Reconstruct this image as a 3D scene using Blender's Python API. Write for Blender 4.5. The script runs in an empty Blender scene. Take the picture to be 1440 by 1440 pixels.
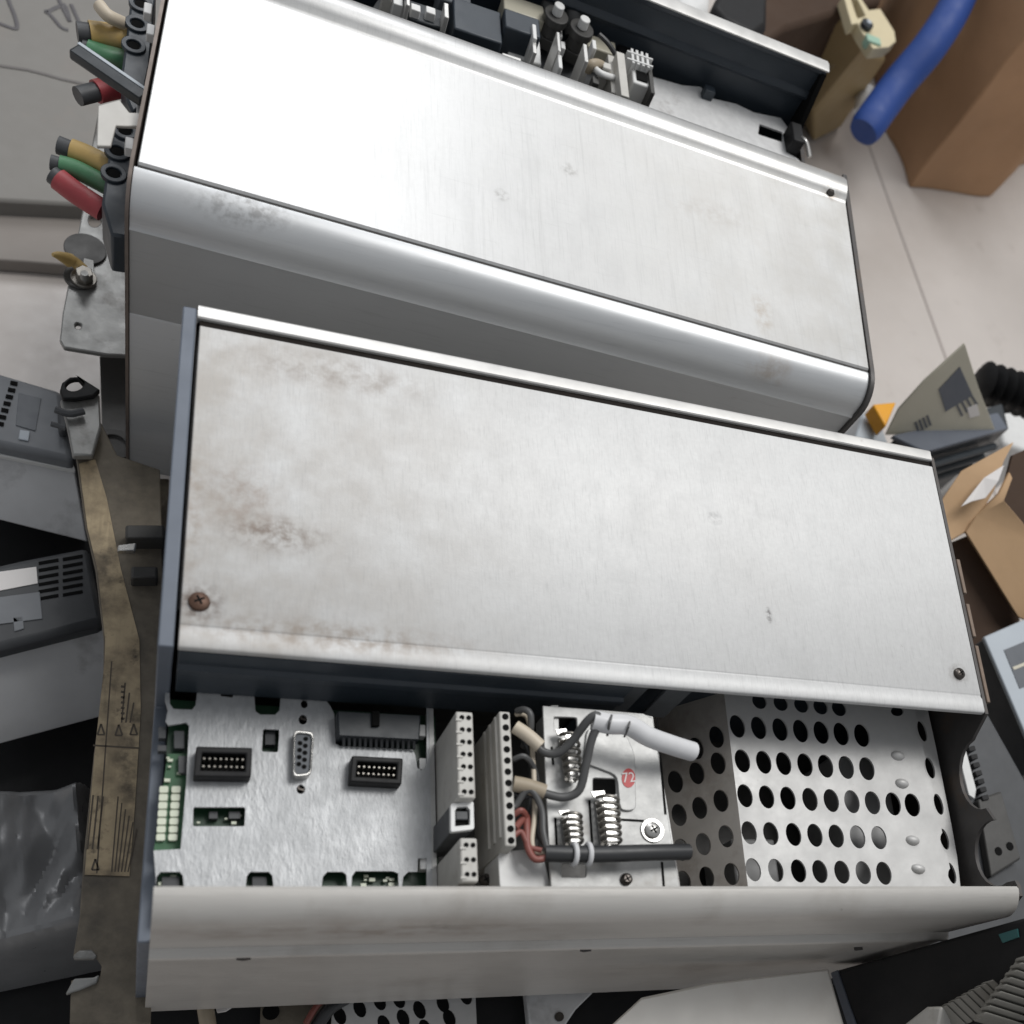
import bpy, bmesh, math, random, mathutils, mathutils.geometry
from mathutils import Vector, Matrix
random.seed(7)
sc = bpy.context.scene
col = sc.collection

# ------------------------------------------------------------------ camera
PF = (1587.516, 973.440, 1006.119)          # focal length and principal point of the 1440 px photograph
CR = ((0.90421194, -0.10331668, 0.41439889), (0.06385015, -0.92669126, -0.37035992), (0.42228419, 0.36134329, -0.83132851))
CC = Vector((0.00179, -0.08139, 0.33937))
cd = bpy.data.cameras.new('camera'); cam = bpy.data.objects.new('camera', cd); col.objects.link(cam)
X, Y, Z = Vector(CR[0]), -Vector(CR[1]), -Vector(CR[2])
cam.matrix_world = Matrix(((X.x, Y.x, Z.x, CC.x), (X.y, Y.y, Z.y, CC.y), (X.z, Y.z, Z.z, CC.z), (0, 0, 0, 1)))
cd.sensor_fit = 'HORIZONTAL'; cd.sensor_width = 36; cd.lens = PF[0] / 1440 * 36
cd.shift_x = (720 - PF[1]) / 1440; cd.shift_y = (PF[2] - 720) / 1440
cd.clip_start = 0.01; cd.clip_end = 60
sc.camera = cam

def ray(px, py):
    v = ((px - PF[1]) / PF[0], (py - PF[2]) / PF[0], 1)
    return Vector([sum(CR[k][i] * v[k] for k in range(3)) for i in range(3)])
def at(px, py, z):                          # the point of the level z seen there
    d = ray(px, py); return CC + d * ((z - CC.z) / d.z)
def aty(px, py, y):
    d = ray(px, py); return CC + d * ((y - CC.y) / d.y)
def atx(px, py, x):
    d = ray(px, py); return CC + d * ((x - CC.x) / d.x)

# ------------------------------------------------------------------ mesh helpers
class MB:
    def __init__(s, xf=None): s.bm = bmesh.new(); s.xf = xf
    def quadbox(s, p, faces=((0,3,2,1),(4,5,6,7),(0,1,5,4),(1,2,6,5),(2,3,7,6),(3,0,4,7))):
        v = [s.bm.verts.new(q) for q in p]
        for f in faces: s.bm.faces.new([v[i] for i in f])
    def box(s, x0, x1, y0, y1, z0, z1):
        s.quadbox([(x0,y0,z0),(x1,y0,z0),(x1,y1,z0),(x0,y1,z0),(x0,y0,z1),(x1,y0,z1),(x1,y1,z1),(x0,y1,z1)]); return s
    def prism(s, prof, a, b, axis='x'):     # closed profile swept straight from a to b
        def P(u, w, t): return (t, u, w) if axis == 'x' else ((u, t, w) if axis == 'y' else (u, w, t))
        A = [s.bm.verts.new(P(u, w, a)) for u, w in prof]; B = [s.bm.verts.new(P(u, w, b)) for u, w in prof]
        n = len(prof)
        for i in range(n): s.bm.faces.new((A[i], A[(i+1) % n], B[(i+1) % n], B[i]))
        for loop in (A, B):
            es = [s.bm.edges.get((loop[i], loop[(i+1) % n])) for i in range(n)]
            bmesh.ops.triangle_fill(s.bm, use_beauty=True, use_dissolve=False, edges=es)
        return s
    def slab(s, pts, t, d=None):            # polygon given thickness t (m) against d (default: away from the camera side)
        pts = [Vector(p) for p in pts]; n = Vector((0,0,0)); m = len(pts)
        for i in range(m):
            a, b = pts[i], pts[(i+1) % m]
            n += Vector(((a.y-b.y)*(a.z+b.z), (a.z-b.z)*(a.x+b.x), (a.x-b.x)*(a.y+b.y)))
        n.normalize()
        if d is None: d = n if n.dot(CC - pts[0]) < 0 else -n
        d = Vector(d)
        A = [s.bm.verts.new(p) for p in pts]; B = [s.bm.verts.new(p + d * t) for p in pts]
        for i in range(m): s.bm.faces.new((A[i], A[(i+1) % m], B[(i+1) % m], B[i]))
        for loop in (A, B):
            bmesh.ops.triangle_fill(s.bm, use_beauty=True, edges=[s.bm.edges.get((loop[i], loop[(i+1) % m])) for i in range(m)])
        return s
    def plate(s, outer, holes, z, t):       # flat sheet with real openings
        loops = [[Vector((p[0], p[1])) for p in lp] for lp in [outer] + holes]
        V2, E2, k = [], [], 0
        for lp in loops:
            n = len(lp); V2 += lp; E2 += [(k+i, k+(i+1) % n) for i in range(n)]; k += n
        def inside(q, lp):
            c = False; n = len(lp)
            for i in range(n):
                u, v = lp[i], lp[i-1]
                if (u.y > q.y) != (v.y > q.y) and q.x < (v.x-u.x)*(q.y-u.y)/(v.y-u.y)+u.x: c = not c
            return c
        o = mathutils.geometry.delaunay_2d_cdt(V2, E2, [], 0, 1e-7)
        vs, fs = o[0], o[2]; keep = []
        for f in fs:
            q = sum((vs[i] for i in f), Vector((0,0)))/len(f)
            if inside(q, loops[0]) and not any(inside(q, h) for h in loops[1:]): keep.append(f)
        A = [s.bm.verts.new((p.x, p.y, z)) for p in vs]; B = [s.bm.verts.new((p.x, p.y, z-t)) for p in vs]
        cnt = {}
        for f in keep:
            s.bm.faces.new([A[i] for i in f]); s.bm.faces.new([B[i] for i in f][::-1])
            for i in range(len(f)):
                e = tuple(sorted((f[i], f[(i+1) % len(f)]))); cnt[e] = cnt.get(e, 0)+1
        for (i, j), c in cnt.items():
            if c == 1: s.bm.faces.new((A[i], A[j], B[j], B[i]))
        bmesh.ops.delete(s.bm, geom=[v for v in A+B if not v.link_faces], context='VERTS')
        return s
    def cyl(s, c, r, h, d=(0,0,1), n=20, r2=None, inner=None):  # from c along d; inner: an open ring
        d = Vector(d).normalized(); c = Vector(c); u = d.orthogonal().normalized(); w = d.cross(u)
        r2 = r if r2 is None else r2
        def ring(cc, rr): return [s.bm.verts.new(cc + (u*math.cos(2*math.pi*i/n) + w*math.sin(2*math.pi*i/n))*rr) for i in range(n)]
        A = ring(c, r); B = ring(c + d*h, r2)
        for i in range(n): s.bm.faces.new((A[i], A[(i+1) % n], B[(i+1) % n], B[i]))
        if inner:
            Ci = ring(c + d*h, inner); D = ring(c + d*h*0.2, inner)
            for i in range(n):
                s.bm.faces.new((B[i], B[(i+1) % n], Ci[(i+1) % n], Ci[i])); s.bm.faces.new((Ci[i], Ci[(i+1) % n], D[(i+1) % n], D[i]))
            s.bm.faces.new(D); s.bm.faces.new(A[::-1])
        else: s.bm.faces.new(A[::-1]); s.bm.faces.new(B)
        return s
    def tube(s, pts, r, n=12, sub=6, flat=1.0):
        pts = [Vector(p) for p in pts]; P = []
        if len(pts) > 2:
            for i in range(len(pts)-1):
                p0, p1, p2, p3 = pts[max(i-1,0)], pts[i], pts[i+1], pts[min(i+2,len(pts)-1)]
                for k in range(sub):
                    t = k/sub
                    P.append(0.5*((2*p1)+(p2-p0)*t+(2*p0-5*p1+4*p2-p3)*t*t+(3*p1-p0-3*p2+p3)*t**3))
            P.append(pts[-1])
        else: P = pts
        up = None; prev = None; m = len(P)
        for i, p in enumerate(P):
            d = (P[min(i+1,m-1)] - P[max(i-1,0)]).normalized()
            if up is None: up = d.orthogonal().normalized() if abs(d.z) > .9 else Vector((0,0,1))
            up = (up - d*up.dot(d)).normalized(); w = d.cross(up)
            rr = r if not callable(r) else r(i/(m-1))
            ring = [s.bm.verts.new(p + up*math.sin(2*math.pi*k/n)*rr*flat + w*math.cos(2*math.pi*k/n)*rr) for k in range(n)]
            if prev:
                for k in range(n): s.bm.faces.new((prev[k], prev[(k+1) % n], ring[(k+1) % n], ring[k]))
            else: s.bm.faces.new(ring[::-1])
            prev = ring
        s.bm.faces.new(prev); return s
    def build(s, name, m, parent=None, bevel=0.0, smooth=True, base=None):
        bm = s.bm
        if s.xf: bmesh.ops.transform(bm, matrix=s.xf, verts=bm.verts)
        bmesh.ops.recalc_face_normals(bm, faces=bm.faces)
        me = bpy.data.meshes.new(name); o = bpy.data.objects.new(name, me)
        if parent is None:                  # a thing of one mesh: its origin goes to its base
            lo = [min(v.co[i] for v in bm.verts) for i in range(3)]; hi = [max(v.co[i] for v in bm.verts) for i in range(3)]
            c = Vector(((lo[0]+hi[0])/2, (lo[1]+hi[1])/2, lo[2]))
            bmesh.ops.translate(bm, verts=bm.verts, vec=-c); o.location = c
        bm.to_mesh(me); bm.free(); me.materials.append(m); col.objects.link(o)
        if parent is not None:
            o.parent = parent
            if parent.type == 'EMPTY' or parent.parent is None: o.location = -parent.location
        if bevel:
            b = o.modifiers.new('bevel', 'BEVEL'); b.width = bevel; b.segments = 2; b.limit_method = 'ANGLE'; b.angle_limit = math.radians(50)
        if smooth:
            me.polygons.foreach_set('use_smooth', [True]*len(me.polygons))
            me.set_sharp_from_angle(angle=math.radians(38))
        return o

def thing(name, label, cat, loc, group=None):
    o = bpy.data.objects.new(name, None); col.objects.link(o); o.location = loc; o.empty_display_size = .02
    o['label'] = label; o['category'] = cat
    if group: o['group'] = group
    return o
def tag(o, label, cat, group=None, kind=None):
    o['label'] = label; o['category'] = cat
    if group: o['group'] = group
    if kind: o['kind'] = kind
    return o
def arc(cy, cz, r, a0, a1, n=8):
    return [(cy + r*math.cos(math.radians(a0+(a1-a0)*i/n)), cz + r*math.sin(math.radians(a0+(a1-a0)*i/n))) for i in range(n+1)]
def ell(px, py, rx, ry, z, n=20, sk=0.0):   # outline of a round opening, measured in the photograph, laid on level z
    return [at(px + rx*math.cos(2*math.pi*i/n) + sk*ry*math.sin(2*math.pi*i/n), py + ry*math.sin(2*math.pi*i/n), z) for i in range(n)]
def rrect(px, z, r=3.0):                    # four-cornered outline on level z with rounded corners (r in photograph px)
    out = []; n = len(px)
    for i in range(n):
        p = Vector((*px[i], 0)); a = Vector((*px[i-1], 0)) - p; b = Vector((*px[(i+1) % n], 0)) - p
        rr = min(r, a.length*.45, b.length*.45); a.normalize(); b.normalize()
        for t in (0, .33, .67, 1):
            q = p + a*rr*(1-t)**2 + b*rr*t**2; out.append(at(q.x, q.y, z))
    return out

# ------------------------------------------------------------------ materials
def mat(name, base, rough=.5, metal=0.0, spec=.5, noise=None, dirt=None, bump=None, grime_shade=None, stretch=None, scuffs=None, streak=None, rv=1.0):
    """noise: (scale, amount) tone variation; dirt: (colour, scale, low, high, amount) patches; grime: (axis vector, start, end, colour, amount) wear, and on the rear cover painted glare falloff, fading along the object"""
    m = bpy.data.materials.new(name); m.use_nodes = True; nt = m.node_tree; N = nt.nodes; Lk = nt.links
    b = N['Principled BSDF']; b.inputs['Roughness'].default_value = rough; b.inputs['Metallic'].default_value = metal
    b.inputs['Specular IOR Level'].default_value = spec
    c = (*base, 1); geo = N.new('ShaderNodeNewGeometry'); vec = geo.outputs['Position']
    if stretch:
        mp = N.new('ShaderNodeMapping'); mp.inputs['Scale'].default_value = stretch; Lk.new(vec, mp.inputs['Vector']); vec2 = mp.outputs['Vector']
    else: vec2 = vec
    cur = None
    def rgb(x):
        n = N.new('ShaderNodeRGB'); n.outputs[0].default_value = (*x, 1); return n.outputs[0]
    cur = rgb(base)
    def nz(scale, detail=5, v=None, rg=.6):
        n = N.new('ShaderNodeTexNoise'); n.inputs['Scale'].default_value = scale; n.inputs['Detail'].default_value = detail; n.inputs['Roughness'].default_value = rg
        Lk.new(v or vec, n.inputs['Vector']); return n.outputs['Fac']
    def mapr(s, a, b2, c2=0, d2=1):
        n = N.new('ShaderNodeMapRange'); n.inputs[1].default_value = a; n.inputs[2].default_value = b2; n.inputs[3].default_value = c2; n.inputs[4].default_value = d2
        Lk.new(s, n.inputs[0]); return n.outputs[0]
    def mix(f, a, b2, typ='MIX'):
        n = N.new('ShaderNodeMix'); n.data_type = 'RGBA'; n.blend_type = typ
        Lk.new(f, n.inputs[0]); Lk.new(a, n.inputs[6]); Lk.new(b2, n.inputs[7]); return n.outputs[2]
    if noise:
        for sc_, am in (noise if isinstance(noise[0], tuple) else (noise,)):
            cur = mix(mapr(nz(sc_, 6, vec2), .3, .7, 0, am), cur, rgb([x*.35 for x in base]))
    for d in (dirt if dirt and isinstance(dirt[0][0], tuple) else ([dirt] if dirt else [])):
        cur = mix(mapr(nz(d[1], 7, None, .65), d[2], d[3], 0, d[4]), cur, rgb(d[0]))
    if grime_shade:
        for (ax, s0, s1, gc, am) in grime_shade:
            dp = N.new('ShaderNodeVectorMath'); dp.operation = 'DOT_PRODUCT'; Lk.new(vec, dp.inputs[0]); dp.inputs[1].default_value = ax
            g = mapr(dp.outputs['Value'], s0, s1, 0, am)
            k = N.new('ShaderNodeMath'); k.operation = 'MULTIPLY'; Lk.new(g, k.inputs[0]); Lk.new(mapr(nz(45, 6), .33, .62), k.inputs[1])
            cur = mix(k.outputs[0], cur, rgb(gc))
    if streak:                              # drawn or wiped grain: noise pulled out along one direction
        for sc3, lo, hi, am, k3 in streak:
            mp = N.new('ShaderNodeMapping'); mp.inputs['Scale'].default_value = sc3; mp.inputs['Rotation'].default_value = (0, 0, k3); Lk.new(vec, mp.inputs['Vector'])
            cur = mix(mapr(nz(1, 3, mp.outputs['Vector']), lo, hi, 0, am), cur, rgb([x*.55 for x in base]))
    for p_, rad, sq, fs, colr, am in (scuffs or []):   # one mark of a given place, size and graininess
        mp = N.new('ShaderNodeMapping'); mp.inputs['Location'].default_value = [-p_[i]/(rad*sq[i]) for i in range(3)]
        mp.inputs['Scale'].default_value = [1/(rad*sq[i]) for i in range(3)]; Lk.new(vec, mp.inputs['Vector'])
        ln = N.new('ShaderNodeVectorMath'); ln.operation = 'LENGTH'; Lk.new(mp.outputs[0], ln.inputs[0])
        k = N.new('ShaderNodeMath'); k.operation = 'MULTIPLY'; Lk.new(mapr(ln.outputs['Value'], .35, 1, am, 0), k.inputs[0]); Lk.new(mapr(nz(fs, 5), .40, .64), k.inputs[1])
        cur = mix(k.outputs[0], cur, rgb(colr))
    Lk.new(cur, b.inputs['Base Color'])
    rn = mapr(nz(90, 5), .3, .7, max(.05, rough-.07*rv), min(1, rough+.09*rv)); Lk.new(rn, b.inputs['Roughness'])
    if bump:
        bl = bump if isinstance(bump[0], tuple) else (bump,); prev = None
        for sc_, st in bl:
            bn = N.new('ShaderNodeBump'); bn.inputs['Strength'].default_value = st; bn.inputs['Distance'].default_value = .001
            Lk.new(nz(sc_, 4, vec2), bn.inputs['Height'])
            if prev: Lk.new(prev, bn.inputs['Normal'])
            prev = bn.outputs[0]
        Lk.new(prev, b.inputs['Normal'])
    return m
BR = (.13, .085, .055)
M = {
 'cover': mat('brushed_cover', (.61,.61,.605), .50, .14, .42, rv=.3, noise=((9,.05),(520,.12)), dirt=[((.40,.385,.365),11,.50,.78,.22),((.12,.09,.07),60,.71,.80,.5)], bump=((1400,.05),), grime_shade=[((-1,0,0),-.13,.0,(.37,.335,.295),.7)],
   streak=[((2200,120,300),.52,.70,.30,.25),((420,60,100),.56,.76,.14,-.3),((90,26,100),.52,.74,.13,.9),((26,70,100),.54,.76,.13,.5)],
   scuffs=[(at(280,847,0),.009,(1,1,1),300,(.10,.06,.04),.8),(at(1348,948,0),.006,(1,1,1),300,(.2,.18,.16),.7),(at(1081,865,0),.003,(.6,1.4,1),500,(.06,.05,.05),.9),(at(385,750,0),.012,(1.6,.7,1),260,(.16,.11,.08),.7),(at(340,700,0),.016,(1,1,1),220,(.27,.2,.16),.5),
     (at(265,720,0),.016,(.5,2.2,1),160,(.30,.24,.19),.6),(at(470,525,0),.020,(2,.5,1),160,(.25,.21,.18),.6),(at(460,895,0),.03,(2,.25,1),200,(.25,.19,.14),.6),(at(1005,728,0),.004,(1,1,1),400,(.3,.3,.3),.7)]),
 'cover2': mat('satin_cover', (.55,.55,.545), .36, .45, .5, rv=.25, noise=((9,.04),(420,.07)), dirt=[((.43,.415,.39),14,.52,.76,.25),((.12,.10,.08),75,.73,.82,.5)], bump=((1200,.03),), grime_shade=[((1,0,0),.14,.32,(.36,.345,.32),.7)],  # greys to the right: glare falloff painted into the colour
   streak=[((1800,60,300),.54,.72,.22,.1),((70,22,100),.52,.74,.16,.8),((500,12,100),.56,.76,.2,-.2),((30,800,100),.63,.73,.15,0)],
   scuffs=[(at(1166,271,-.005),.007,(1,1,1),300,(.22,.17,.13),.8),(at(1072,440,-.005),.012,(.5,1.3,1),180,(.36,.31,.26),.7),(at(705,275,-.005),.004,(1,1,1),500,(.25,.24,.23),.7),(at(800,240,-.005),.005,(1,1,1),400,(.3,.29,.28),.7),(at(1000,300,-.005),.018,(1.5,.5,1),200,(.4,.38,.36),.6)]),
 'rail': mat('dull_aluminium', (.56,.54,.51), .42, .25, .5, rv=.4, noise=((25,.18),(260,.08)), dirt=[((.27,.235,.20),16,.52,.72,.5),((.07,.05,.04),70,.70,.77,.7)], bump=((400,.05),(30,.12)), stretch=(.25,1,1), streak=[((30,900,900),.55,.72,.25,0)],
   scuffs=[(aty(612,1282,-.002),.007,(1,1,1),420,(.09,.07,.055),.9),(aty(632,1290,-.003),.006,(1.4,1,1),420,(.12,.09,.07),.8),(aty(520,1300,-.004),.05,(1.6,.4,.35),120,(.28,.22,.18),.6)]),
 'rail2': mat('satin_aluminium', (.54,.55,.56), .38, .4, .5, rv=.4, noise=(20,.10), dirt=[((.20,.16,.12),55,.69,.78,.5)], bump=(400,.03), stretch=(.25,1,1), streak=[((24,700,700),.56,.74,.22,0)],
   scuffs=[(at(400,318,-.013),.006,(1.5,1,1),380,(.06,.05,.05),.9),(at(345,300,-.011),.014,(2,.6,.6),380,(.08,.07,.06),.7),(at(700,402,-.013),.006,(1.4,1,1),380,(.06,.05,.04),.9),(at(640,385,-.012),.010,(2,.6,.6),420,(.1,.08,.07),.6),(at(730,412,-.014),.006,(1.4,.7,.7),420,(.1,.08,.06),.8),(at(1085,520,-.010),.012,(1.2,.8,.8),150,(.33,.27,.22),.6)]),
 'lip': mat('worn_lip', (.66,.65,.63), .38, .4, .5, noise=(60,.15), dirt=((.2,.16,.12),90,.66,.78,.6), bump=(300,.05)),
 'bluegrey': mat('blue_grey_paint', (.125,.145,.18), .45, .1, .5, noise=(80,.2), dirt=((.3,.3,.3),150,.68,.8,.4)),
 'darkblue': mat('dark_blue_grey_plastic', (.030,.040,.052), .42, 0, .5, noise=(60,.25), bump=(300,.04)),
 'groove': mat('groove_shade', (.016,.012,.010), .8, 0, .2, noise=(200,.4)),  # near black paints the darkness of the deep gap
 'paneled': mat('pale_panel', (.80,.77,.72), .5, .1, .5, noise=(18,.12), dirt=((.5,.42,.36),14,.5,.72,.4)),
 'darkend': mat('dark_end_metal', (.075,.070,.068), .5, .3, .5, noise=(120,.3), dirt=(BR,60,.55,.75,.6)),
 'zinc': mat('mottled_zinc', (.49,.50,.51), .46, .3, .5, noise=((260,.28),(90,.14)), bump=((420,.28),(900,.15)), stretch=(1.5,.6,1)),
 'sheet': mat('bare_sheet_metal', (.49,.49,.48), .46, .25, .5, noise=((120,.2),(420,.16)), dirt=((.30,.25,.2),45,.58,.75,.5), bump=(500,.12)),
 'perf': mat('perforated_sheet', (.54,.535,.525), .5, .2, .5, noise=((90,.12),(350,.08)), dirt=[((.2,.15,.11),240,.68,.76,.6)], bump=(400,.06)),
 'perfdirtyshade': mat('stained_shaded_sheet', (.46,.43,.395), .5, .2, .4, noise=((60,.25),(350,.1)), dirt=[((.17,.13,.10),40,.45,.68,.7)], bump=(400,.06)),  # the slope's shade is painted in along with brown stains
 'beige': mat('beige_connector', (.54,.525,.49), .5, 0, .45, noise=(150,.2), dirt=((.2,.16,.12),70,.58,.75,.5)),
 'cream': mat('cream_plastic', (.62,.54,.36), .45, 0, .5, noise=(60,.12)),
 'tan': mat('yellowed_plastic', (.34,.25,.13), .5, 0, .45, noise=(16,.2)),
 'white': mat('white_plastic', (.70,.70,.69), .4, 0, .5, noise=(140,.12), dirt=((.35,.33,.3),60,.6,.78,.5)),
 'black': mat('black_plastic', (.012,.012,.013), .55, 0, .3, noise=(150,.3)),
 'void': mat('matt_black', (.008,.008,.008), .9, 0, .1),
 'char': mat('charcoal_plastic', (.062,.065,.070), .5, 0, .5, noise=(70,.3), bump=(250,.04)),
 'pcb': mat('green_board', (.014,.058,.026), .4, 0, .5, noise=(200,.5), dirt=((.4,.5,.35),420,.66,.74,.5)),
 'led': mat('pale_segments', (.68,.72,.58), .35, 0, .5),
 'steel': mat('bright_steel', (.55,.54,.52), .28, .9, .5, noise=(300,.25)),
 'spring': mat('spring_steel', (.27,.255,.23), .42, .8, .5, noise=(260,.4)),
 'darkscrew': mat('blackened_screw', (.085,.075,.068), .34, .8, .5, noise=(500,.4)),
 'rust': mat('rusty_screw', (.11,.060,.040), .5, .5, .5, noise=(500,.4)),
 'greywire': mat('grey_wire', (.085,.085,.085), .45, 0, .5, noise=(200,.2)),
 'blackwire': mat('black_sheath', (.030,.031,.033), .42, 0, .5, noise=(200,.2)),
 'whitesleeve': mat('white_sleeve', (.66,.66,.67), .42, 0, .5, noise=(120,.15)),
 'tansleeve': mat('tan_sleeve', (.36,.30,.22), .5, 0, .5, noise=(200,.2)),
 'redwire': mat('red_wire', (.23,.075,.06), .45, 0, .5, noise=(200,.2)),
 'whitewire': mat('cream_wire', (.55,.48,.38), .45, 0, .5),
 'yellow': mat('yellow_sleeve', (.52,.36,.13), .5, 0, .5, noise=(120,.3), dirt=((.25,.22,.18),70,.52,.72,.55), bump=(300,.1)),
 'green': mat('green_sleeve', (.075,.22,.11), .5, 0, .5, noise=(120,.3), dirt=((.25,.22,.18),70,.52,.72,.55), bump=(300,.1)),
 'red': mat('red_sleeve', (.40,.060,.070), .5, 0, .5, noise=(120,.25), dirt=((.25,.22,.18),70,.52,.72,.55), bump=(300,.1)),
 'sticker': mat('red_sticker', (.50,.045,.045), .45, 0, .5), 'print': mat('white_print', (.75,.72,.7), .5),
 'flange': mat('flange_metal', (.30,.30,.29), .42, .4, .5, noise=(40,.35), dirt=((.07,.06,.05),28,.52,.66,.8), bump=(250,.1)),
 'flange2': mat('grimy_flange', (.19,.163,.125), .5, .2, .4, noise=((40,.5),(160,.4)), dirt=((.05,.045,.04),25,.5,.68,.8), bump=(250,.1)),
 'oldlabel': mat('aged_label', (.50,.395,.25), .55, 0, .4, noise=(30,.45), dirt=[((.07,.05,.035),26,.47,.66,.9),((.04,.032,.025),110,.58,.70,.8)], stretch=(1.6,.35,1), streak=[((300,20,100),.5,.7,.6,.1)],
   scuffs=[(at(150,800,-.15),.016,(.8,1.6,1),90,(.05,.04,.03),.8),(at(150,980,-.15),.012,(1,2,1),90,(.07,.055,.04),.7),(at(185,1060,-.15),.014,(.7,3,1),120,(.06,.048,.035),.85),(at(130,660,-.15),.010,(1,1,1),90,(.08,.06,.045),.7),(at(175,1210,-.15),.012,(1.6,.8,1),90,(.06,.05,.04),.8)]),
 'ink': mat('faded_ink', (.085,.068,.05), .7),
 'darkmetal': mat('dark_metal', (.075,.073,.070), .5, .3, .5, noise=(50,.4), bump=(200,.08)),
 'kraft': mat('kraft_cardboard', (.52,.345,.20), .75, 0, .25, noise=((8,.18),(160,.08)), bump=(300,.05)),
 'brownbox': mat('brown_cardboard', (.54,.32,.18), .7, 0, .3, noise=((7,.45),(3,.3)), bump=(60,.06)),
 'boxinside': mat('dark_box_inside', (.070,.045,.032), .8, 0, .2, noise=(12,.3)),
 'blue': mat('blue_rubber', (.010,.050,.24), .6, 0, .5, noise=(20,.25)),
 'greybox': mat('grey_board', (.235,.225,.21), .6, 0, .35, noise=((5,.12),(60,.05)), dirt=((.28,.23,.2),9,.56,.75,.5)),
 'marker': mat('marker_ink', (.10,.095,.10), .6),
 'card': mat('beige_card', (.55,.52,.42), .45, 0, .5, noise=(25,.15)),
 'cardgrey': mat('grey_print', (.11,.12,.135), .5, 0, .5, noise=(90,.15)),
 'orange': mat('orange_plastic', (.75,.34,.010), .4),
 'paleblue': mat('pale_blue_grey', (.42,.46,.50), .45, 0, .5, noise=(40,.1)),
 'slate': mat('slate_plastic', (.105,.120,.150), .45, 0, .5, noise=(40,.2)),
 'slatedark': mat('dark_slate_plastic', (.022,.028,.034), .45, 0, .5, noise=(60,.3)),
 'greyplastic': mat('grey_plastic', (.20,.21,.225), .5, 0, .45, noise=(35,.25)),
 'silver': mat('dull_silver_metal', (.66,.66,.665), .42, .2, .5, noise=(20,.3), dirt=((.12,.11,.1),24,.56,.72,.6), bump=(60,.1)),
 'bag': mat('crinkled_film', (.21,.212,.217), .34, .1, .6, noise=(14,.5), bump=((90,.15),)),
 'ribbed': mat('grey_ribbed_plastic', (.25,.24,.215), .55, 0, .4, noise=(120,.25)),
}
def floor_mat():
    m = mat('floor_tile', (.56,.515,.48), .35, 0, .5, noise=((4,.10),(40,.04)), dirt=[((.40,.35,.31),6,.5,.75,.4),((.22,.20,.18),150,.68,.75,.5),((.33,.29,.26),30,.6,.75,.4)]); return m

# ------------------------------------------------------------------ the setting
FZ = -.285
g = MB(); g.box(-4, 4, -3, 5, FZ-.05, FZ)
fl = g.build('floor', floor_mat(), None, smooth=False); fl['kind'] = 'structure'; 
# a tile joint: a hairline groove filled with grey grout
g = MB(); a, b = at(1222, 205, FZ), at(1345, 545, FZ); d = (b-a).normalized(); w = Vector((-d.y, d.x, 0))*.0011
g.slab([a-d*.4-w+Vector((0,0,.0006)), b+d*.2-w+Vector((0,0,.0006)), b+d*.2+w+Vector((0,0,.0006)), a-d*.4+w+Vector((0,0,.0006))], .0006, (0,0,-1))
jo = g.build('floor_joint', mat('grout', (.36,.32,.30), .8), None, smooth=False); jo['kind'] = 'structure'

# ================================================================== FRONT DRIVE
L = .31; HB = -.160
front = thing('motor_drive', 'nearest metal drive with open control bay, grey wiring and perforated sheet below its dirty cover', 'motor drive', (L/2, .1, HB), 'opened motor drives lying side by side')
# near wall with its rounded rail
prof = arc(.0065-.0115+.0115/1, -.0115, .0115, 90, 180, 10)
prof = [(.0040,-.0045),(.0036,-.0018)] + [(y-.0030, z-.0010) for y, z in arc(.0058,-.0095,.0095,92,180,10)]
prof += [(-.0045,-.0488),(-.0070,-.0496),(-.0076,-.0504),(-.0076,-.0530),(-.0070,-.0540),(-.0070,HB),(-.002,HB),(-.002,-.012),(.0015,-.0052)]
MB().prism(prof, .002, L-.001).build('rail_wall', M['rail'], front)
# burr and dents riding on the seam bead
for px, py in ((342,1350),(822,1338),(1205,1336)):
    p = aty(px, py, -.0080); MB().prism([(p.x-.0022,p.z+.0012),(p.x+.0022,p.z+.0012),(p.x,p.z-.0008)], -.0082, -.0060, 'y').build('seam_notch', M['darkend'], front)
# far lip
W = .2068
lip = arc(W-.0015,-.0015,.0015,0,90,4) + [(.2014,0),(.2010,-.0005),(.2010,-.003),(W-.003,-.006),(W-.003,HB),(W,HB)]
MB().prism(lip, .0032, L+.0005).build('far_lip', M['lip'], front)
MB().box(.004, L, 0.1955, .2009, -.0040, -.0016).build('groove_floor', M['groove'], front, smooth=False)
# body under the covers
g = MB(); g.box(.003, L-.004, -.0018, W-.0032, HB+.003, -.085); g.box(.003, L-.004, .092, W-.0032, -.085, -.0062)
g.build('housing_body', M['darkmetal'], front, .0005)
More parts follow.
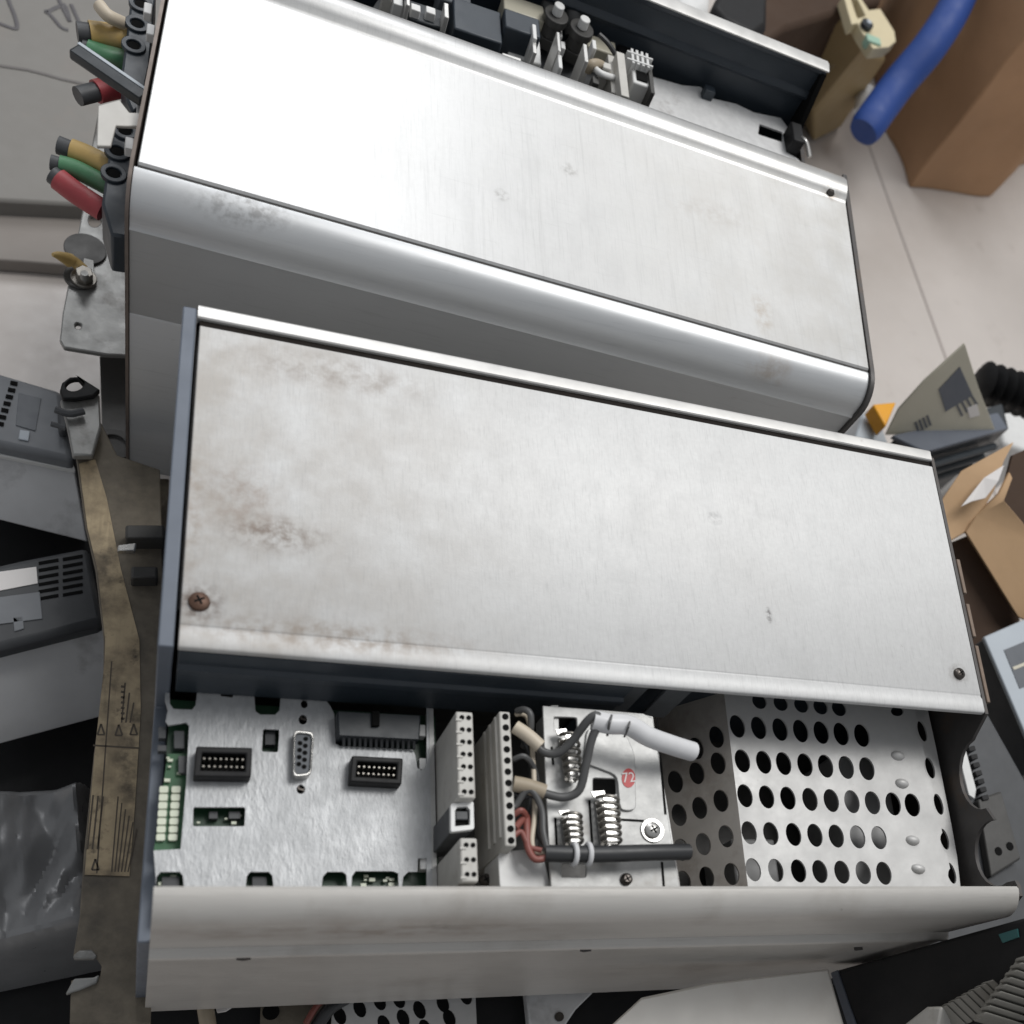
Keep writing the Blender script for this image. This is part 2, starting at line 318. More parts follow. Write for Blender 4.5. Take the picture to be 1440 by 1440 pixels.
# cover
cv = [(.1979,-.0006),(.1973,0),(.0850,0),(.0844,-.0004),(.0836,-.0001),(.0830,.0003),(.0776,.0003),(.0767,-.0002),(.0765,-.0022),(.0773,-.0024),(.0786,-.0020),(.1979,-.0020)]
cover = MB().prism(cv, .0040, L).build('cover_panel', M['cover'], front, .0004)
def screw_head(px, py, z, r, mt, parent, xf=None, slot='cross'):
    c = at(px, py, z); g = MB()
    g.cyl(c, r, .0012, n=22, r2=r*.93); g.cyl(c + Vector((0,0,.0012)), r*.93, .0007, n=22, r2=r*.55, inner=None)
    o = g.build('screw', mt, parent); g = MB()
    for ang in (.5, .5+math.pi/2):
        u = Vector((math.cos(ang), math.sin(ang), 0)); v = Vector((-u.y, u.x, 0)); t = c + Vector((0,0,.00195))
        g.slab([t+u*r*.5+v*r*.1, t-u*r*.5+v*r*.1, t-u*r*.5-v*r*.1, t+u*r*.5-v*r*.1], .0003, (0,0,-1)); 
    for f in g.bm.verts: f.co.z += .00012 if f.index % 2 else 0
    if parent.parent is None or parent.parent.parent is None: g.build('screw_slot', M['void'], o if parent.type == 'EMPTY' else parent, smooth=False)
    return o
screw_head(280, 847, 0, .0032, M['rust'], cover); screw_head(1348, 948, 0, .0026, M['darkscrew'], cover)
# left end plate: full height beside the cover, cut down beside the bay
g = MB(); g.prism([(.0765,0),(.2040,0),(W,-.003),(W,HB),(-.003,HB),(-.003,-.046),(.0755,-.046)], -.0016, .0028)
g.build('end_plate', M['bluegrey'], front, .0005)
# right end plate with scalloped cut-outs along the bay
r_ = [(.0765,-.0005),(W-.004,-.0005),(W,-.004),(W,HB),(-.003,HB),(-.004,-.011),(0,-.003),(.004,-.003)]
r_ += [(.0065+.0145*0, -.004)] + [(.020+.0135*math.cos(math.radians(a)), -.012+.0125*math.sin(math.radians(a))) for a in range(165, 376, 15)] 
r_ += [(.054+.0150*math.cos(math.radians(a)), -.012+.0125*math.sin(math.radians(a))) for a in range(180, 361, 15)] + [(.0705,-.010)]
MB().prism(r_, L+.0006, L+.0022).build('end_plate', M['darkend'], front)
for y0, y1 in ((.0815,.108),(.112,.128),(.133,.150)):
    MB().box(L+.0023, L+.0042, y0, y1, -.004, .0002).build('edge_tab', mat('rusty_edge', (.17,.125,.095), .5, .4, .5, noise=(200,.3)) if 'rusty_edge' not in bpy.data.materials else bpy.data.materials['rusty_edge'], front, .0004)
# wall under the cover edge
g = MB(); g.prism([(.0800,-.0032),(.0766,-.0032),(.0766,-.0120),(.0750,-.0130),(.0750,-.0165),(.0762,-.0175),(.0762,-.0335),(.0800,-.0335)], .0042, .1535); g.build('bay_wall', M['darkblue'], front, .0003)
g = MB(); g.box(.1540, .1615, .0790, .0805, -.034, -.0035); g.box(.1690, .1790, .0790, .0805, -.034, -.0035)
g.build('wall_stiffener', mat('grey_bracket', (.13,.14,.15), .5, .2, .5, noise=(80,.2)), front, .0003)
g = MB(); g.box(.1540, L-.004, .0905, .0912, -.084, -.0035); g.build('bay_back', M['darkblue'], front, smooth=False)

# --- control plate
ZP = -.0340
outer = [(228,1249),(219,1234),(216,1196),(254,1194),(262,1100),(266,1020),(262,1016),(237,1020),(233,1014),(236,998),(232,984),(233,970),(238,967),(239,990),(244,997),(270,998),(275,992),(278,967),
         (308,967),(311,979),(327,981),(331,968),(357,968),(359,1000),(366,1005),(387,1005),(393,999),(396,968),(452,968),(456,982),(464,992),(470,1004),(472,1046),(478,1049),(580,1054),(584,1062),(587,1080),(592,1083),(597,1081),(600,1074),(600,985),(609,985),
         (612,1100),(613,1250),(600,1250),(600,1207),(588,1207),(587,1226),(574,1226),(567,1233),(565,1250),(561,1250),(560,1228),(553,1225),(500,1225),(495,1232),(494,1250),(489,1250),(487,1230),(482,1226),(460,1226),(454,1233),(452,1250),
         (385,1250),(383,1231),(378,1226),(352,1226),(347,1232),(345,1250),(259,1250),(257,1231),(253,1226),(226,1226),(220,1233),(219,1250)]
outer = outer[1:]
holes = [rrect([(272,1135),(345,1135),(344,1162),(271,1162)], ZP), rrect([(370,1025),(393,1026),(391,1058),(368,1057)], ZP),
         ell(428,990,5,6,ZP), ell(426,1012,6,7,ZP), ell(423,1110,6,6.5,ZP), rrect([(417,1032),(438,1031),(434,1089),(415,1089)], ZP, 6)]
MB().plate([at(x,y,ZP) for x,y in outer], holes, ZP, .0010).build('control_plate', M['zinc'], front, smooth=False)
# circuit board below it
g = MB(); g.box(.0030, .0905, .0030, .0760, -.0415, -.0400); pcb = g.build('circuit_board', M['pcb'], front, smooth=False)
MB().slab([at(x,y,-.0393) for x,y in ((236,1060),(268,1060),(256,1198),(216,1198))], .0006, (0,0,-1)).build('display_board', mat('bright_green_board', (.03,.13,.05), .4, 0, .5, noise=(200,.4)), pcb, smooth=False)
ZB = -.0389
for r in range(7):
    for c in range(2):
        px, py = 231 + c*17 - r*.75, 1110 + r*11.2
        MB().slab(rrect([(px-6.5,py-4.6),(px+6,py-4.6),(px+5.5,py+4.6),(px-7,py+4.6)], ZB+.0012, 2.5), .0014, (0,0,-1)).build('display_segment', M['led'], pcb)
g = MB()
for px, py, w_, h_ in ((252,1040,7,12),(228,1052,6,4),(258,1075,7,12),(300,1146,6,5),(330,1146,8,5),(240,1240,12,7),(365,1240,10,7),(380,1038,7,9),(228,1030,5,8)):
    g = MB(); g.slab([at(px-w_,py-h_,ZB+.002), at(px+w_,py-h_,ZB+.002), at(px+w_,py+h_,ZB+.002), at(px-w_,py+h_,ZB+.002)], .003, (0,0,-1)); g.build('board_chip', M['char'], pcb)
g = MB()
for k in range(26):
    px, py = random.choice([(random.uniform(226,258), random.uniform(1060,1098)), (random.uniform(276,340), random.uniform(1138,1160)), (random.uniform(222,250), random.uniform(1232,1246)), (random.uniform(500,556), random.uniform(1232,1246))])
    p = at(px, py, ZB+.0008); s_ = random.uniform(.0004,.0010); g = MB(); g.box(p.x-s_, p.x+s_, p.y-s_*.6, p.y+s_*.6, ZB, ZB+.001); g.build('solder_joint', M['led'], pcb, smooth=False)
# shrouded pin headers
def header(px, n):
    z1 = ZP+.0055; o = [at(x,y,z1) for x,y in px]
    c = sum(o, Vector((0,0,0)))/4; inn = [c + Vector(((p-c).x*.78, (p-c).y*.58, 0)) for p in o]
    h = MB().plate(o, [inn], z1, .0054).build('pin_header', M['black'], front, .0005)
    g = MB(); g.slab([p - Vector((0,0,.0048)) for p in inn], .0005, (0,0,-1)); g.build('header_floor', M['void'], h, smooth=False)
    g = MB()
    for i in range(n):
        for j in (.28, .72):
            t = (i+.5)/n; q = (inn[0]*(1-t)+inn[1]*t)*(1-j) + (inn[3]*(1-t)+inn[2]*t)*j
            g.box(q.x-.0003, q.x+.0003, q.y-.0003, q.y+.0003, z1-.0048, z1-.0010)
    g.build('pins', M['spring'], h, smooth=False)
header([(276,1049),(355,1051),(353,1093),(272,1092)], 8); header([(495,1062),(567,1066),(565,1103),(492,1099)], 8)
# nine-way socket
z1 = ZP+.0042; dout = rrect([(413,1026),(442,1029),(438,1090),(412,1093)], z1, 8); dc = sum(dout, Vector((0,0,0)))/len(dout)
din = [dc + Vector(((p-dc).x*.80, (p-dc).y*.88, 0)) for p in dout]
ds = MB().plate(dout, [din], z1, .0052).build('serial_socket', M['steel'], front, .0003)
MB().slab([p-Vector((0,0,.0010)) for p in din], .004, (0,0,-1)).build('socket_insert', M['cardgrey'], ds, smooth=False)
g = MB()
for i in range(5): g.cyl(at(430-i*.6, 1039+i*9.8, z1-.0009), .0008, .0001, n=10)
for i in range(4): g.cyl(at(422-i*.6, 1045+i*9.8, z1-.0009), .0008, .0001, n=10)
g.build('pin_holes', M['void'], ds, smooth=False)
for px, py in ((426,1012),(423,1110)): MB().cyl(at(px,py,ZP-.004), .0017, .0034, n=6, inner=.001).build('jack_screw', M['darkscrew'], front)
# flat ribbon socket under the cover edge
g = MB(); z1 = -.028
g.slab([at(474,1000,z1), at(592,1006,z1), at(590,1040,z1), at(476,1034,z1)], .012, (0,0,-1)); rs = g.build('ribbon_socket', M['slatedark'], front, .0004)
g = MB()
for i in range(14):
    px = 482 + i*7.6; g.slab([at(px,1034+i*.4,z1-.001), at(px+3.4,1034+i*.4,z1-.001), at(px+3.4,1048+i*.4,z1-.004), at(px,1048+i*.4,z1-.004)], .0012, (0,0,-1))
g.build('socket_tooth', M['char'], rs, smooth=False)
g = MB(); g.slab([at(524,1000,z1+.0016), at(534,1000,z1+.0016), at(534,1020,z1+.0016), at(524,1020,z1+.0016)], .002, (0,0,-1)); g.build('key_slot', M['void'], rs, smooth=False)
for px, py in ((592,1030),(593,1077),(594,1216)):
    p = at(px,py,ZP-.003); MB().box(p.x-.0013,p.x+.0013,p.y-.0022,p.y+.0022,p.z-.002,p.z+.0022).build('latch_tab', M['white'], front, .0003)
# strip between plate and terminals
MB().box(.0868, .0884, .0020, .0760, -.059, -.0338).build('divider_sheet', M['sheet'], front, smooth=False)

# --- plug-in terminal blocks
def block(px_base, y_top, y_bot, top_left, top_right, rows, cols, mt, parent=front, ribs=0):
    b0 = at(px_base, (y_top+y_bot)/2, -.034); x = b0.x
    t = atx(top_left, (y_top+y_bot)/2, x); zt = t.z
    ya, yb = at(top_left, y_bot, zt).y, at(top_left, y_top, zt).y
    xr = at(top_right, (y_top+y_bot)/2, zt).x
    g = MB(); g.box(x, xr, ya, yb, -.045, zt)
    o = g.build('terminal_block', mt, parent, .0006)
    h = MB(); dy = (yb-ya)/rows; dx = (xr-x)*.80/cols
    for i in range(rows):
        for j in range(cols):
            cx = x + (xr-x)*.14 + dx*(j+.5); cy = ya + dy*(i+.5); r = min(dx, dy)*.36
            h.cyl((cx, cy, zt+.00005), r, .00022, n=14)
    h.build('wire_holes', M['void'], o, smooth=False)
    if ribs:
        h = MB()
        for k in range(ribs):
            z = zt - (zt+.034)*(k+.6)/ribs*.8; h.box(x-.0007, x+.0002, ya+.004, yb-.001, z-.0009, z+.0009)
        h.build('rib', mt, o)
    else:
        h = MB()
        for i in range(rows): h.box(x-.0002, x+.0018, ya+dy*(i+.2), ya+dy*(i+.35), zt-.0008, zt+.0004)
        h.build('rib', mt, o)
    return x, xr, ya, yb, zt
A_ = block(613, 1000, 1122, 643, 667, 7, 2, M['beige'])
B_ = block(615, 1178, 1240, 648, 672, 3, 2, M['beige'])
C_ = block(676, 1000, 1190, 706, 722, 12, 1, M['beige'], ribs=3)
# usb socket
z1 = -.0085; o_ = rrect([(634,1130),(666,1127),(667,1166),(634,1170)], z1, 3); c = sum(o_, Vector((0,0,0)))/len(o_)
i_ = [at(x,y,z1) for x,y in ((640,1140),(643,1135),(657,1134),(661,1139),(661,1160),(640,1162))]
MB().slab([p-Vector((0,0,.0023)) for p in o_], .030, (0,0,-1)).build('socket_body', M['char'], front, .0004)
us = MB().plate(o_, [i_], z1, .0022).build('usb_socket', M['white'], front, .0004)
MB().slab([p-Vector((0,0,.0021)) for p in i_], .0003, (0,0,-1)).build('socket_floor', M['void'], us, smooth=False)
p0 = at(650,1147,z1-.001); MB().box(p0.x-.0022,p0.x+.0018,p0.y-.0014,p0.y+.0014,z1-.0021,z1-.0006).build('contact_tongue', M['char'], us, .0002)
# pale cap in front of the wiring
z1 = -.0165; g = MB(); g.slab(rrect([(700,1198),(762,1192),(775,1250),(703,1252)], z1, 9), .018, (0,0,-1)); g.build('corner_cap', M['white'], front, .0016)
# --- shield plate with clamp openings
ZS = -.0130
sout = [(763,992),(846,998),(905,1003),(918,1010),(932,1100),(946,1190),(957,1252),(775,1252),(768,1120)]
sh = [rrect([(779,1008),(811,1009),(812,1034),(780,1033)], ZS), rrect([(834,1094),(866,1095),(867,1117),(834,1116)], ZS), rrect([(790,1214),(825,1215),(824,1234),(789,1233)], ZS)]
MB().plate([at(x,y,ZS) for x,y in sout], sh, ZS, .0012).build('shield_plate', M['sheet'], front, .0003)
g = MB(); g.slab([at(x,y,ZS-.0012) for x,y in ((775,992),(780,1250),(790,1250),(785,992))], .018, (0,0,-1)); g.slab([at(x,y,ZS-.0012) for x,y in ((900,1003),(941,1250),(957,1250),(918,1008))], .002, (0,0,-1))
g.build('shield_leg', M['sheet'], front, smooth=False)
g = MB()
for a, b in (((924,1010),(936,1145)),((781,1150),(783,1190)),((829,1125),(833,1190)),((931,1212),(934,1250)),((866,1152),(916,1155)),((776,1050),(778,1075))):
    a, b = at(*a, ZS+.0002), at(*b, ZS+.0002); d = (b-a).normalized(); w = Vector((-d.y, d.x, 0))*.0004
    g.slab([a-w, b-w, b+w, a+w], .0003, (0,0,-1))
g.build('sheet_seam', M['void'], front, smooth=False)
# raised pad and smear
MB().slab(rrect([(826,1022),(880,1030),(893,1060),(895,1140),(872,1140),(868,1090),(820,1072)], ZS+.0011, 10), .001, (0,0,-1)).build('shield_boss', M['sheet'], front, .0004)
# spring clamps
def clamp(pts, wpx, n, r_end=None):
    top, bot = pts; a, b = at(*top, ZS+.004), at(*bot, ZS+.0055); d = (b-a); w = Vector((d.y, -d.x, 0)).normalized()
    hw = (at(top[0]+wpx, top[1], ZS+.004) - a).length/2
    g = MB()
    P = []
    turns = n
    for i in range(turns*14+1):
        t = i/(turns*14); an = 2*math.pi*turns*t
        P.append(a + d*t + w*math.cos(an)*hw*(1-.15*t) + Vector((0,0,1))*math.sin(an)*.0038)
    g.tube(P, .00062, 7, 1)
    o = g.build('spring_clamp', M['spring'], front)
    g = MB(); g.slab([a-w*hw*.9-Vector((0,0,.003)), a+w*hw*.9-Vector((0,0,.003)), b+w*hw*.6-Vector((0,0,.003)), b-w*hw*.6-Vector((0,0,.003))], .0008, (0,0,-1)); 
    g.slab([a-w*hw*.5+Vector((0,0,.001)), a+w*hw*.5+Vector((0,0,.001)), b+w*hw*.45+Vector((0,0,.001)), b-w*hw*.45+Vector((0,0,.001))], .0006, (0,0,-1))
    g.slab([a+w*hw*.1, a+w*hw*1.3, a+w*hw*1.5-d*.12, a+w*hw*.2-d*.16], .0007, (0,0,-1))
    g.build('clamp_tongue', M['steel'], o, .0001)
clamp(((854,1122),(860,1188)), 29, 7); clamp(((804,1146),(808,1188)), 24, 5); clamp(((800,1034),(807,1096)), 24, 6)
# screws on the shield
for px, py, mt, z, r in ((917,1168,M['steel'],ZS+.0006,.0031),(880,1237,M['darkscrew'],ZS,.0022),(682,1238,M['darkscrew'],-.030,.0022)):
    screw_head(px, py, z, r, mt, front)
MB().cyl(at(917,1168,ZS), .0045, .0007, n=24).build('washer', M['steel'], front, .0002)
# red round sticker reading 72
sp = at(884,1094,ZS+.0013); st = MB().slab([p for p in ell(884,1094,9.5,13.5,ZS+.0013,28)], .0003, (0,0,-1)).build('sticker', M['sticker'], front, smooth=False)
def text_mesh(body, origin, u, v, h, m, parent, name, ext=.00012):
    cu = bpy.data.curves.new(name, 'FONT'); cu.body = body; cu.size = 1; cu.align_x = 'CENTER'; cu.align_y = 'CENTER'; cu.extrude = .01; cu.resolution_u = 4
    t = bpy.data.objects.new('tmp', cu); col.objects.link(t); dg = bpy.context.evaluated_depsgraph_get()
    me = bpy.data.meshes.new_from_object(t.evaluated_get(dg)); bpy.data.objects.remove(t); me.name = name
    n = u.cross(v).normalized(); me.transform(Matrix(((u.x*h, v.x*h, n.x*ext*50, origin.x), (u.y*h, v.y*h, n.y*ext*50, origin.y), (u.z*h, v.z*h, n.z*ext*50, origin.z), (0,0,0,1))))
    o = bpy.data.objects.new(name, me); me.materials.append(m); col.objects.link(o); o.parent = parent; return o
text_mesh('72', sp + Vector((0,0,.0001)), Vector((1,.12,0)).normalized(), Vector((-.12,1,0)).normalized(), .0052, M['print'], st, 'sticker_number')

# --- perforated sheet
ZF = -.0300
# rows of holes: first centre y, last centre y and the centres' x on the flat part, then the centres on the slope
rows = [(1021,1034,(1037,1067,1097,1126,1155,1183,1212),((979,1052),(1008,1036))),
        (1070,1081,(1044,1074,1102,1132,1161,1190,1219),((950,1099),(980,1087),(1010,1073))),
        (1119,1132,(1047,1078,1108,1139,1169,1198,1227,1256,1283),((955,1146),(984,1136),(1014,1126))),
        (1171,1178,(1052,1084,1116,1146,1176,1206,1236),((958,1195),(989,1187),(1021,1176))),
        (1223,1228,(1058,1091,1123,1153,1184,1214,1243),((961,1240),(994,1234),(1029,1229)))]
A0, B0 = at(1020,975,ZF), at(1051,1256,ZF); XB = (A0.x+B0.x)/2; TN = math.tan(math.radians(53.2))
def onslope(px, py):                        # the sheet's left part falls away from the bend
    d = ray(px, py); o = Vector((XB,0,ZF)); n_ = Vector((-TN,0,1)); t = (o-CC).dot(n_)/d.dot(n_); return CC + d*t
def hole(px, py, rx, ry, sk, f):
    return [f(px + rx*math.cos(2*math.pi*i/20) + sk*ry*math.sin(2*math.pi*i/20), py + ry*math.sin(2*math.pi*i/20)) for i in range(20)]
flat = lambda x, y: at(x, y, ZF)
hl, hs_ = [], []
for ya, yb, xs, sl in rows:
    for px in xs:
        py = ya + (yb-ya)*(px-xs[0])/(xs[-1]-xs[0])
        hl.append(hole(max(px, 1020+(py-975)*.112+11.5), py, 10.6, 16.4, .18, flat))
    for px, py in sl: hs_.append(hole(px, py, 10.6, 15.8, .12, onslope))
for px in (1068,1098,1127,1154,1180): hl.append(hole(px, 986+(px-1068)*.09, 10, 11, .2, flat))
hl.append(hole(1262, 1000, 9, 7, 0, flat))
hl += [hole(x,y,11,17,.25,flat) for x,y in ((1299,1030),(1311,1082),(1323,1134),(1334,1186),(1345,1236))]
yb0, yb1 = at(1062,1258,ZF).y, at(1030,968,ZF).y
pl = [(XB,yb0)] + [at(x,y,ZF) for x,y in ((1344,1258),(1325,1170),(1306,1085),(1291,1020),(1282,968))] + [(XB,yb1)]
perf = MB().plate(pl, hl, ZF, .0009).build('perforated_sheet', M['perf'], front, smooth=False)
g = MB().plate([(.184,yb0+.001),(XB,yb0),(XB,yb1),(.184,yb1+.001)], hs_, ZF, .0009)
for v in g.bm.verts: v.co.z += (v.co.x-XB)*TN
g.build('sheet_slope', M['perfdirtyshade'], front, smooth=False)
# folded tail of that sheet, a step lower, with its own openings
pl = [at(x,y,ZF-.0022) for x,y in ((1318,1258),(1352,1258),(1346,1205),(1338,1160),(1326,1100),(1316,1050),(1305,1000),(1300,975),(1268,975),(1280,1040),(1292,1090),(1304,1150),(1312,1200))]
hl = [ell(x,y,6,15,ZF-.0022,16,.25) for x,y in ((1297,1028),(1308,1080),(1320,1131),(1328,1180),(1338,1228))]
MB().plate(pl, hl, ZF-.0022, .0010).build('sheet_fold', M['perf'], front, smooth=False)
for px, py in ((1262,1063),(1268,1102),(1283,1182),(1291,1222)):           # pressed lugs
    g = MB(); c = at(px, py, ZF)
    bmesh.ops.create_uvsphere(g.bm, u_segments=18, v_segments=10, radius=1, matrix=Matrix.Translation(c) @ Matrix.Rotation(-.15, 4, 'Z') @ Matrix.Diagonal((.0033,.0021,.0022,1)))
    g.build('pressed_lug', M['perf'], perf)
# things inside, seen through the holes
g = MB(); g.box(.262, .290, .006, .072, -.078, -.046); g.build('inner_capacitor_cover', mat('grey_inner', (.34,.34,.34), .5, .2), front, .001)
g = MB(); g.box(.212, .232, .006, .036, -.080, -.052); g.build('inner_bracket', bpy.data.materials['grey_inner'], front, .001)
# mounting flange with its aged label
ZM = -.150
fo = [(100,1440),(112,1400),(140,1383),(142,1358),(134,1345),(100,1345),(108,1290),(118,1200),(130,1100),(138,1000),(146,900),(135,800),(120,740),(108,680),(100,640),(100,590),(140,570),(158,640),(180,720),(215,720),(222,900),(212,1000),(203,1440)]
fo = [(98,1440),(100,1378),(132,1380),(141,1372),(143,1358),(136,1347),(103,1345),(112,1290),(118,1200),(132,1060),(145,960),(146,900),(134,800),(120,740),(108,650),(100,600),(140,590),(165,640),(225,660),(232,900),(222,1100),(212,1440)]
fl_ = MB().plate([at(x,y,ZM) for x,y in fo], [ell(176,628,11,10,ZM)], ZM, .003).build('mounting_flange', M['flange2'], front, .0005)
lb = MB().slab([at(x,y,ZM+.0006) for x,y in ((119,1230),(133,1060),(147,930),(148,900),(137,800),(123,742),(111,652),(134,646),(150,700),(170,800),(196,900),(198,1000),(190,1130),(182,1232))], .0004, (0,0,-1)).build('warning_label', M['oldlabel'], fl_, smooth=False)
g = MB()
def line(x0,y0,x1,y1,w,z):
    a, b = at(x0,y0,z), at(x1,y1,z); d = (b-a).normalized(); q = Vector((-d.y,d.x,0))*w/2; g.slab([a-q,b-q,b+q,a+q], .0002, (0,0,-1))
zl = ZM+.0007
line(131,1048,196,1052,.0007,zl); line(157,930,136,1228,.0005,zl)
for k in range(3): line(133+k*7-2, 1118+k*1, 124+k*7-1, 1194, .0006, zl)
for k in range(6): line(166+k*5.2, 1120+k*9, 157+k*4.6, 1226, .0005, zl)
for k in range(3): line(176+k*6, 960+k*14, 171+k*6, 1016, .0006, zl)
for x, y in ((142,1026),(167,1027),(188,1026),(134,1216)):
    line(x-5,y+7,x+5,y+7,.0007,zl); line(x-5,y+7,x,y-8,.0007,zl); line(x+5,y+7,x,y-8,.0007,zl)
for k in range(7): line(170, 965+k*7.5, 175, 966+k*7.5, .0010, zl)
g.build('label_print', M['ink'], lb, smooth=False)
g = MB(); g.cyl(at(122,620,ZM), .0028, .003, n=18); g.build('flange_rivet', M['steel'], fl_)
g = MB(); g.slab([at(x,y,ZM+.0018) for x,y in ((103,1343),(112,1336),(128,1335),(137,1344),(134,1348),(103,1348))], .004, (0,0,-1)); g.slab([at(x,y,ZM+.0018) for x,y in ((92,1398),(104,1376),(132,1374),(140,1370),(136,1382),(112,1392))], .004, (0,0,-1))
g.build('slot_rim', M['flange'], fl_, .0008)
# bent lug and clip at the flange's far end
lg = MB(); lg.plate([at(x,y,ZM+.012) for x,y in ((84,549),(87,538),(98,530),(112,529),(122,536),(141,548),(132,556),(106,560),(88,560))], [ell(105,541,12,8.5,ZM+.012,18,-.3)], ZM+.012, .003); lg.build('lifting_lug', M['black'], fl_, .0006)
lg = MB(); lg.slab([at(x,y,ZM+.008) for x,y in ((84,562),(140,554),(142,600),(130,640),(102,640),(92,590))], .004, (0,0,-1)); lg.build('bent_bracket', M['flange'], fl_, .0008)
lg = MB(); lg.tube([at(78,576,ZM+.011), at(98,582,ZM+.011), at(118,578,ZM+.011)], .0016, 8); lg.tube([at(72,596,ZM+.010), at(92,602,ZM+.010)], .0012, 8); lg.build('bracket_pin', M['char'], fl_)
# heat-sink body showing between flange and side
g = MB()
for x0,y0,x1,y1,zz in ((176,738,232,756,-.140),(184,796,222,812,-.142)):
    g.slab([at(x0,y0,zz), at(x1,y0,zz), at(x1,y1,zz), at(x0,y1,zz)], .012, (0,0,-1))
g.build('side_lug', M['darkmetal'], front, .001)
g = MB(); g.slab([at(166,766,-.129), at(192,763,-.129), at(190,774,-.129), at(165,774,-.129)], .003, (0,0,-1)); g.build('side_clip', M['steel'], front, .0005)

# --- wiring of the bay
gc = thing('cable', 'grey two-core cable with a cut white sleeve over the bay', 'cable', at(850,1060,ZS), 'cables in the open bay')
H = .006
def T(pts): return [at(x,y,z) for x,y,z in pts]
MB().tube(T(((834,1013,.004),(858,1018,.0045),(884,1020,.004),(912,1036,.002),(945,1048,-.001),(974,1057,-.004))), .0036, 16).build('white_sleeve', M['whitesleeve'], gc)
for pp in (((846,1012,.006),(838,1006,.006),(826,1014,.004),(806,1040,-.002),(786,1058,-.006),(766,1058,-.008),(745,1040,-.008),(728,1022,-.008)),
           ((840,1022,.004),(832,1040,.002),(824,1075,-.002),(815,1110,-.006),(795,1121,-.008),(770,1117,-.008),(745,1108,-.008),(724,1104,-.008))):
    MB().tube(T(pp), .0015, 12).build('core', M['greywire'], gc)
MB().tube(T(((724,1022,-.0078),(742,1034,-.0072),(760,1050,-.0068))), .0024, 12).build('crimp_sleeve', M['whitewire'], gc)
MB().tube(T(((722,1102,-.0078),(742,1106,-.0072),(766,1114,-.0068))), .0027, 12).build('crimp_sleeve', M['tansleeve'], gc)
MB().tube(T(((860,1006,.0072),(857,1018,.0086),(854,1034,.002))), .0005, 6).build('sleeve_mark', M['greywire'], gc)
MB().tube(T(((886,1010,.0060),(884,1022,.0082),(878,1036,.002))), .0004, 6).build('sleeve_mark', M['greywire'], gc)
bc = thing('cable', 'black sheathed cable lying along the rail with red cores', 'cable', at(850,1200,ZS), 'cables in the open bay')
MB().tube(T(((766,1200,-.008),(800,1201,-.007),(850,1201,-.006),(910,1199,-.006),(968,1198,-.008))), .0029, 16).build('sheath', M['blackwire'], bc)
for pp, r, mt in ((((768,1206,-.008),(752,1208,-.008),(742,1190,-.009),(741,1165,-.010),(740,1148,-.012),(724,1165,-.009)), .0015, 'redwire'),
              (((766,1200,-.009),(752,1196,-.009),(748,1180,-.009),(752,1140,-.010),(749,1060,-.012),(742,1010,-.012),(726,1004,-.010)), .0011, 'whitewire'),
              (((770,1196,-.007),(764,1170,-.007),(762,1140,-.007),(750,1114,-.006),(738,1114,-.007),(726,1132,-.009),(718,1136,-.009)), .0014, 'greywire'),
              (((762,1196,-.008),(744,1190,-.009),(733,1170,-.009),(722,1176,-.009)), .0012, 'redwire'),
              (((772,1194,-.010),(758,1172,-.010),(757,1130,-.011),(748,1118,-.009),(732,1122,-.010),(720,1112,-.010)), .0013, 'blackwire')):
    MB().tube(T(pp), r*.82, 10).build('core', M[mt], bc)
for px in (807,827):
    c = at(px,1201,-.0065); g = MB(); 
    g.tube([c + Vector((0, .0034*math.cos(a), .0034*math.sin(a))) for a in [math.pi*2*i/16 for i in range(17)]], .0009, 8, 2); g.build('cable_tie', M['whitesleeve'], bc)
# loose black lead beside the second terminal strip
MB().tube(T(((727,1000,-.010),(738,998,-.007),(746,1006,-.006),(745,1030,-.009),(736,1050,-.016))), .0012, 10).build('core', M['greywire'], bc)

for pp, r_w, mt in ((((722,1068,-.010),(738,1064,-.008),(752,1084,-.012),(756,1130,-.018),(752,1180,-.022)), .0010, 'greywire'),
                  (((722,1146,-.010),(734,1140,-.009),(742,1156,-.012),(746,1188,-.012),(760,1204,-.010)), .0011, 'redwire'),
                  (((728,1030,-.012),(744,1060,-.014),(747,1110,-.016),(738,1160,-.018)), .0009, 'blackwire')):
    MB().tube(T(pp), r_w, 8).build('core', M[mt], bc)

# ================================================================== REAR DRIVE
YAW, X2, Y2, Z2 = -.05694, -.02113, .26701, -.0046
T2 = Matrix.Translation((X2, Y2, Z2)) @ Matrix.Rotation(YAW, 4, 'Z')
H2 = -.178
rear = thing('motor_drive', 'rear drive with a bright clean cover and coloured wire stubs in black terminals', 'motor drive', T2 @ Vector((L/2, .1, H2)), 'opened motor drives lying side by side')
def R2(): return MB(T2)
def l2(px, py, z): return at(px, py, z + Z2)            # world point on a level of the rear drive
# cover: flat panel
cv = [(.0006,-.0008),(.0014,0),(.1040,0),(.1060,.0004),(.1075,.0020),(.1120,.0036),(.1165,.0036),(.1205,.0016),(.1225,-.0020),(.1232,-.0060),(.1212,-.0060),(.1200,-.0020),(.1060,-.0020),(.0006,-.0020)]
cv2 = R2().prism(cv, .0014, L+.0002).build('cover_panel', M['cover2'], rear, .0004)
c = l2(1166,271,0); g = MB(); g.cyl(c, .0027, .0012, n=22); g.cyl(c+Vector((0,0,.0012)), .0026, .0010, n=22, r2=.0015); g.build('screw', M['darkscrew'], cv2)
